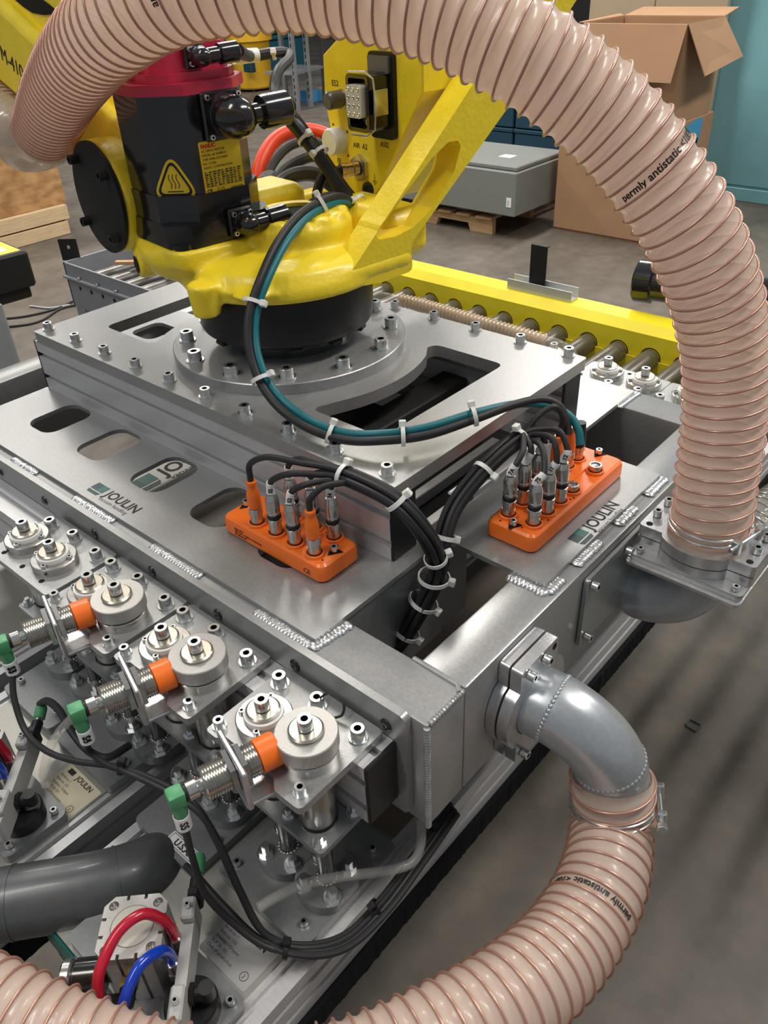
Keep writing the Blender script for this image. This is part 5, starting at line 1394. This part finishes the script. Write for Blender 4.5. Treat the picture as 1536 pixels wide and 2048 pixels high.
for x, y in ((-1.6, 1.25), (-1.6, 2.02), (-.64, 1.25), (.1, 2.02)):
    if 1:
        mb = MB(); mb.box(x - .03, x + .03, y - .02, y + .02, 0, .52); obj('leg', mb, 'yellow_rail', cv)
mat('sheet_bright', (.55, .56, .55), .35, .3)
bk = thing('reflector_bracket', 'zinc channel with upright black tab standing on the yellow conveyor rail', 'bracket', (-1.18, 2.02, .662))
mb = MB(); mb.box(-1.286, -1.070, 2.000, 2.040, .6624, .668); mb.box(-1.286, -1.070, 2.000, 2.004, .668, .692); mb.box(-1.286, -1.070, 2.036, 2.040, .668, .696); obj('channel', mb, 'sheet_bright', bk)
mb = MB(); mb.box(-1.222, -1.168, 2.016, 2.020, .668, .800, .0006); mb.box(-1.222, -1.168, 2.020, 2.034, .668, .672); mb.box(-1.222, -1.168, 2.020, 2.032, .797, .800); obj('tab', mb, 'black_plastic', bk)
# black cylindrical camera on a post at the conveyor
bc = thing('camera_housing', 'black cylindrical sensor housing partly hidden behind the tall hose', 'sensor', (-.76, 2.12, 0))
mb = MB(); mb.lathe([(0, 0), (.054, 0), (.057, .004), (.057, .048), (.049, .052), (.049, .34), (0, .30)], mtx((-.925, 2.10, .728), (1, .12, .02)), 36); obj('housing', mb, 'black_gloss', bc)
mb = MB(); mb.box(-.65, -.61, 2.11, 2.15, 0, .70); obj('post', mb, 'black_matt', bc)
# ------------------------------------------------------------------ grey conveyor section at left
gv = thing('conveyor_frame', 'grey painted conveyor frame with bolt holes, behind the mounting plate at left', 'conveyor', (-2.5, 1.75, 0))
mb = MB(); mb.box(-2.90, -1.90, 1.455, 1.462, .43, .60); mb.box(-2.90, -1.90, 1.44, 1.455, .545, .553); obj('side_rail', mb, 'machine_grey', gv)
mb = MB(); mb.box(-2.90, -1.90, 2.04, 2.05, .43, .60); obj('side_rail', mb, 'machine_grey', gv)
mb = MB(); mb.box(-2.905, -2.895, 1.455, 2.05, .43, .60); obj('end_rail', mb, 'machine_grey', gv)
for k in range(5):
    x = -2.82 + .075 * k
    mb = MB(); mb.lathe([(0, .0005), (.008, .0005)], mtx((x, 1.455, .515), (0, -1, 0)), 12); obj('hole', mb, 'cavity', gv)
for k in range(4): inst('bolt', BOLT['m8'][0], gv, mtx((-2.80 + .12 * k, 1.448, .553), (0, 0, 1)))
for k in range(9):
    inst('roller', ROLL, gv, M.Translation((-2.83 + .1 * k, 1.467, .53)) @ M.Diagonal((1, .86, 1, 1)))
for x in (-2.85, -1.95):
    for y in (1.47, 2.02):
        mb = MB(); mb.box(x - .03, x + .03, y - .02, y + .02, 0, .435); obj('leg', mb, 'machine_grey', gv)
tb = thing('mounting_tab', 'small black metal tab with a hole at the corner of the grey conveyor', 'bracket', (-2.93, 1.50, .55))
mb = MB(); mb.plate([rect(-.035, .035, -.035, .045, .002), circ(0, .015, .007, 14)[::-1]], -.003, .003, mtx((-2.925, 1.505, .625), (.6, -.8, 0), (.8, .6, 0))); obj('tab', mb, 'black_plastic', tb)
for i, (a, b, w) in enumerate((((-2.78, 1.60, .575), (-2.30, 1.95, .60), .012), ((-2.62, 1.62, .578), (-2.20, 1.80, .60), .014), ((-2.55, 1.80, .582), (-2.25, 1.90, .595), .045))):
    a = V(a); b = V(b); mb = MB(); mb.box(0, (b - a).length, -w, w, 0, .012, .001, mtx(a, V((0, 0, 1)), b - a))
    tag(obj('wood_stick', mb, 'wood'), ['thin wooden stick lying on the grey conveyor, nearest', 'second thin wooden stick lying on the grey conveyor', 'wide pale board lying on the grey conveyor'][i], 'stick', 'wooden sticks on the grey conveyor')
# ------------------------------------------------------------------ area scanner and grey cabinet at the left edge
gcx = at(40, 716, d=1.95)
cab = thing('control_cabinet', 'grey metal cabinet at the left picture edge', 'cabinet', (gcx.x - .16, gcx.y - .2, 0))
tz = at(14, 603, x=gcx.x).z
mb = MB(); mb.box(gcx.x - .32, gcx.x, gcx.y - .42, gcx.y, 0, tz, .004); obj('body', mb, 'machine_grey', cab)
mb = MB(); mb.box(gcx.x, gcx.x + .004, gcx.y - .40, gcx.y - .02, .1, tz - .03, .001); obj('door', mb, 'machine_grey', cab)
sc_o = at(0, 540, d=2.05)
sc = thing('area_scanner', 'black safety scanner with yellow label at the left picture edge', 'sensor', (sc_o.x, sc_o.y, sc_o.z - .06))
fs = M.Translation(sc_o) @ M.Rotation(math.radians(-4), 4, 'Z')
mb = MB(); mb.box(-.10, .055, -.10, .062, -.045, .045, .006, fs); mb.box(-.10, .040, -.10, .048, -.075, -.045, .004, fs); obj('housing', mb, 'black_plastic', sc)
mb = MB(); mb.box(-.09, .040, -.085, .050, .0452, .046, 0, fs); obj('label', mb, 'label_yellow', sc)
mb = MB(); mb.box(-.07, .020, -.05, .030, .0462, .0466, 0, fs); obj('label', mb, 'label_cream', sc)
mb = MB(); mb.box(-.09, -.06, -.09, -.06, -.30 - sc_o.z + .30, -.0755, 0, fs); obj('post', mb, 'machine_grey', sc)
# cables on the floor at left
for i, (pts, lab) in enumerate((([(-40, 640), (40, 634), (110, 618), (150, 600)], 'grey cable lying on the floor at left, uppermost'), ([(-40, 655), (30, 652), (80, 642), (120, 618), (160, 608)], 'dark cable lying on the floor at left, lower one'), ([(60, 612), (100, 616), (140, 610)], 'pale short cable end on the floor at left'))):
    P = [at(x, y, z=.006) for x, y in pts]
    cable('floor_cable', lab, P, .006, ('cable_black', 'cable_black', 'light_plastic')[i], group='cables on the floor', n=6)
# ------------------------------------------------------------------ pallet with grey enclosure
pal = thing('wooden_pallet', 'wooden pallet on the floor under the grey enclosure', 'pallet', (-3.5, 4.8, 0))
for y in (4.35, 4.80, 5.26):
    n0 = [(-4.10, 0), (-3.86, 0), (-3.84, .045), (-3.64, .045), (-3.62, 0), (-3.38, 0), (-3.36, .05), (-3.12, .05), (-3.10, 0), (-2.93, 0), (-2.93, .092), (-4.10, .092)]
    mb = MB(); mb.plate([n0], y, y + .04, MXZ); obj('stringer', mb, 'wood', pal)
for k in range(8):
    mb = MB(); x = -4.10 + .150 * k; mb.box(x, x + .10 if k < 7 else -2.93, 4.33, 5.31, .0925, .108, .001); obj('deck_board', mb, 'wood', pal)
en = thing('electrical_enclosure', 'grey steel electrical enclosure lying on the pallet', 'enclosure', (-3.25, 4.6, .11))
mb = MB(); mb.box(-3.78, -2.738, 4.30, 4.90, .145, .400, .006); obj('body', mb, 'enclosure_grey', en)
mb = MB(); mb.box(-3.77, -2.752, 4.325, 4.885, .4005, .428, .006); obj('door', mb, 'enclosure_grey', en)
for x in (-3.6, -3.2, -2.95):
    mb = MB(); mb.box(x - .04, x + .04, 4.40, 4.8, .1083, .1448); obj('foot', mb, 'enclosure_grey', en)
mb = MB(); mb.box(-3.27, -3.18, 4.318, 4.40, .405, .455, .01); obj('handle', mb, 'black_plastic', en)
mb = MB(); mb.box(-3.02, -2.93, 4.52, 4.60, .4282, .429); obj('label', mb, 'label_white', en)
mb = MB(); mb.box(-2.80, -2.765, 4.298, 4.2998, .20, .255); lb = obj('label', mb, 'label_white', en)
mb = MB(); mb.box(-2.790, -2.782, 4.2975, 4.298, .21, .24); obj('print', mb, 'label_grey', lb)
# ------------------------------------------------------------------ cartons
cb = thing('cardboard_box', 'large closed cardboard box on the floor under the open carton', 'box', (-2.33, 5.0, 0), 'cardboard boxes')
mb = MB(); mb.box(-2.678, -1.985, 4.665, 5.25, .012, .655, .006); obj('body', mb, 'cardboard', cb)
mb = MB(); mb.box(-2.67, -1.99, 4.67, 5.24, 0, .012); obj('bottom_flap', mb, 'cardboard_dark', cb)
m = face_m((-1.984, 4.82, .52), (0, 1, 0), (0, 0, 1)); mb = MB()
mb.plate([[(0, 0), (.25, -.01), (.27, .12), (.18, .13), (.02, .10)]], 0, .002, m); lb = obj('label', mb, 'blue_label', cb)
m = face_m((-1.984, 4.76, .36), (0, 1, 0), (0, 0, 1)); mb = MB(); mb.plate([[(0, -.06), (.22, -.12), (.30, .18), (.06, .20)]], 0, .002, m); lb = obj('label', mb, 'blue_label', cb)
mb = MB()
for k in range(5): mb.box(.06, .20, -.02 + .035 * k, -.005 + .035 * k, .002, .0025, 0, m)
obj('print', mb, 'ink', lb)
ob = thing('cardboard_box', 'open cardboard carton with hanging flaps on top of the large box', 'box', (-2.29, 4.95, .656), 'cardboard boxes')
x0, x1, y0, y1, z0, z1 = -2.60, -1.995, 4.70, 5.18, .6565, 1.137
for nm, a in (('wall', (x0, x1, y0, y0 + .006, z0, z1)), ('wall', (x0, x1, y1 - .006, y1, z0, z1)), ('wall', (x0, x0 + .006, y0 + .006, y1 - .006, z0, z1)), ('wall', (x1 - .006, x1, y0 + .006, y1 - .006, z0, z1)), ('floor', (x0 + .006, x1 - .006, y0 + .006, y1 - .006, z0, z0 + .006))):
    mb = MB(); mb.box(*a); obj(nm, mb, 'cardboard', ob)
def flap(pts, th, n):
    n = V(n).normalized() * th; mb = MB(); a = [V(p) for p in pts]; b = [p + n for p in a]
    mb._add(a + b, [(0, 1, 2, 3), (7, 6, 5, 4), (0, 4, 5, 1), (1, 5, 6, 2), (2, 6, 7, 3), (3, 7, 4, 0)]); obj('flap', mb, 'cardboard', ob)
flap([(x0, y0, z1), (x1, y0, z1), (x1 - .01, y0 - .085, z1 - .262), (x0 + .01, y0 - .085, z1 - .262)], .005, (0, -1, -.3))
flap([(x1, y0, z1), (x1, y1, z1), (x1 + .135, y1 + .01, z1 - .19), (x1 + .135, y0 - .005, z1 - .235)], .005, (1, 0, .6))
flap([(x0, y0, z1), (x0, y1, z1), (x0 - .03, y1, z1 + .01), (x0 - .03, y0, z1 + .0)], .005, (0, 0, 1))
flap([(x0, y1, z1), (x1, y1, z1), (x1 - .01, y1 + .22, z1 + .03), (x0 + .01, y1 + .22, z1 + .03)], .005, (0, 0, 1))
# beige boards leaning behind the cartons
for i, (a, b) in enumerate(((-3.12, -2.66), (-2.655, -2.19))):
    mb = MB(); mb.box(a, b, 5.70, 5.74, 0, 1.75, .003)
    tag(obj('beige_board', mb, 'cardboard_pale'), ('tall beige board standing behind the open carton, left one', 'tall beige board standing behind the open carton, next to the teal cabinet')[i], 'board', 'beige boards')
tl = thing('teal_cabinet', 'large teal painted steel cabinet at the right edge of the background', 'cabinet', (-1.4, 6.2, 0))
mb = MB(); mb.box(-2.27, .2, 5.945, 6.6, 0, 2.3, .005); obj('body', mb, 'teal_panel', tl)
for a, b in ((-2.25, -1.55), (-1.53, -.75), (-.73, .18)):
    mb = MB(); mb.box(a, b, 5.932, 5.9448, .10, 2.2, .004); obj('door', mb, 'teal_panel', tl)
mb = MB(); mb.box(-2.27, .2, 5.925, 5.9445, 0, .085, .004); obj('plinth', mb, 'teal_panel', tl)
mb = MB(); mb.box(-1.70, -1.60, 5.9255, 5.9315, .12, .16); obj('sticker', mb, 'label_yellow', tl)
# dark blue crates behind the enclosure, black equipment behind the hose
for i, (a, b, y, h0, h1) in enumerate(((-4.35, -3.88, 6.0, 0, .30), (-4.35, -3.88, 6.0, .305, .60), (-3.86, -3.30, 6.0, 0, .30), (-3.86, -3.30, 6.0, .305, .60))):
    t = thing('plastic_crate', ['lower dark blue crate behind the enclosure, left stack', 'upper dark blue crate behind the enclosure, left stack', 'lower dark blue crate behind the enclosure, right stack', 'upper dark blue crate behind the enclosure, right stack'][i], 'crate', ((a + b) / 2, y + .2, h0), 'dark blue crates')
    mb = MB(); mb.box(a, b, y, y + .5, h0, h1 - .03, .008); obj('body', mb, 'blue_crate', t)
    mb = MB(); mb.box(a - .006, b + .006, y - .008, y + .508, h1 - .0298, h1 - .001, .005); obj('rim', mb, 'blue_crate', t)
eq = thing('equipment_cart', 'black equipment cart with white tags half hidden behind the arched hose', 'cart', (-3.7, 6.8, 0))
mb = MB(); mb.box(-3.92, -3.48, 6.60, 7.0, .25, 1.35, .01); obj('body', mb, 'black_plastic', eq)
mb = MB(); mb.box(-3.94, -3.46, 6.58, 7.02, 0, .25, .01); obj('base', mb, 'black_matt', eq)
for z in (1.02, 1.16): 
    mb = MB(); mb.box(-3.60, -3.54, 6.596, 6.5998, z, z + .04); obj('tag', mb, 'label_white', eq)
# ------------------------------------------------------------------ far left background
dr = thing('plastic_drum', 'yellow plastic drum with screw lid far behind the motor', 'drum', (-9.75, 8.35, 0))
DM = M.Translation((-9.72, 8.35, 0))
mb = MB(); mb.lathe([(0, .03), (.24, .03), (.255, .05), (.275, .58), (.285, .60), (0, .60)], DM, 36); obj('body', mb, 'drum_yellow', dr)
mb = MB(); mb.lathe([(.285, .601), (.315, .605), (.318, .74), (.29, .765), (0, .775)], DM, 36); obj('lid', mb, 'drum_yellow', dr)
for a in range(4):
    q = PI / 4 + a * PI / 2; mb = MB(); mb.cyl((-9.72 + .2 * math.cos(q), 8.35 + .2 * math.sin(q), 0), (-9.72 + .2 * math.cos(q), 8.35 + .2 * math.sin(q), .03), .03, n=10); obj('foot', mb, 'black_matt', dr)
mb = MB(); mb.box(-9.52, -9.35, 8.02, 8.10, .26, .40, .01); obj('label', mb, 'blue_crate', dr)
for i, (x, y, w, z0, z1) in enumerate(((-11.3, 9.2, 1.5, 0, .55), (-11.3, 9.2, 1.5, .555, 1.1), (-13.0, 9.0, 1.5, 0, .6), (-13.0, 9.0, 1.5, .605, 1.1), (-8.6, 10.6, 1.1, 0, .6), (-8.6, 10.6, 1.1, .605, 1.2))):
    t = thing('plastic_crate', ['large blue bin behind the yellow drum, lower', 'large blue bin behind the yellow drum, upper', 'large blue bin far left of the drum, lower', 'large blue bin far left of the drum, upper', 'large blue bin behind the shelf uprights, lower', 'large blue bin behind the shelf uprights, upper'][i], 'bin', (x, y, z0), 'large blue bins')
    mat_ = 'blue_bin'
    if mat_ not in MATS: mat(mat_, (.012, .09, .13), .5)
    mb = MB(); mb.box(x - w / 2, x + w / 2, y, y + 1.0, z0, z1 - .06, .02); obj('body', mb, mat_, t)
    mb = MB(); mb.box(x - w / 2 - .02, x + w / 2 + .02, y - .02, y + 1.02, z1 - .0598, z1 - .002, .01); obj('rim', mb, mat_, t)
sf = thing('shelf_rack', 'galvanised steel shelf rack uprights between motor and connector panel', 'rack', (-7.4, 8.0, 0))
for k, (px, py) in enumerate(((596, 222), (622, 214), (652, 205), (574, 206))):
    b_ = at(px, py, z=0)
    mb = MB(); mb.box(b_.x - .028, b_.x + .028, b_.y - .022, b_.y + .022, 0, 2.4, .002); up = obj('upright', mb, ('galvanised', 'galvanised', 'dark_steel', 'galvanised')[k], sf)
    if k < 2:
        mb = MB()
        for j in range(24):
            mb.box(b_.x - .008, b_.x + .008, b_.y - .0225, b_.y - .0221, .1 + .07 * j, .14 + .07 * j)
        obj('slots', mb, 'cavity', up)
b0 = at(596, 222, z=0); b1 = at(652, 205, z=0)
for z in (.38, .85, 1.3):
    mb = MB(); mb.box(-.02, (b1 - b0).length + .02, -.01, .4, z, z + .03, 0, mtx(b0, (0, 0, 1), b1 - b0)); obj('shelf', mb, 'galvanised', sf)
for i, (px, py, mt, lab) in enumerate(((612, 205, 'blue_label', 'small blue box on the floor under the shelf rack'), (640, 200, 'cardboard', 'small orange-brown parcel on the floor under the shelf rack'))):
    b_ = at(px, py, z=0); mb = MB(); mb.box(b_.x - .10, b_.x + .10, b_.y, b_.y + .2, 0, .13, .004); tag(obj('parcel', mb, mt), lab, 'parcel')
# ------------------------------------------------------------------ OSB crate at left
oc = thing('osb_crate', 'OSB chipboard crate on pale planks at left behind the hose coupling', 'crate', (-5.9, 2.2, 0))
mb = MB(); mb.box(-6.5, -5.42, .8, 2.86, .19, .75); obj('panel', mb, 'osb', oc)
for z0, z1 in ((.002, .088), (.098, .188)):
    mb = MB(); mb.box(-5.42, -5.375, .7, 2.83 - (.02 if z0 < .05 else 0), z0, z1, .002); obj('plank', mb, 'wood_pale', oc)
mat('red_line', (.22, .05, .035), .7)
mb = MB(); mb.box(-6.4, -5.39, .75, 2.80, .0885, .0975); obj('seam', mb, 'red_line', oc)
mb = MB(); mb.box(-6.4, -5.43, .75, 2.80, .0, .088); obj('skid', mb, 'wood_pale', oc)
# square of bent wire on the floor
q = at(1383, 1452, z=0); mb = MB()
mb.tube([q + V(p) for p in ((-.012, -.01, .002), (.014, -.012, .002), (.016, .014, .002), (-.010, .014, .002), (-.012, -.006, .002))], .002, 6); tag(obj('wire_ring', mb, 'dark_steel'), 'small square ring of bent wire lying on the floor', 'wire')
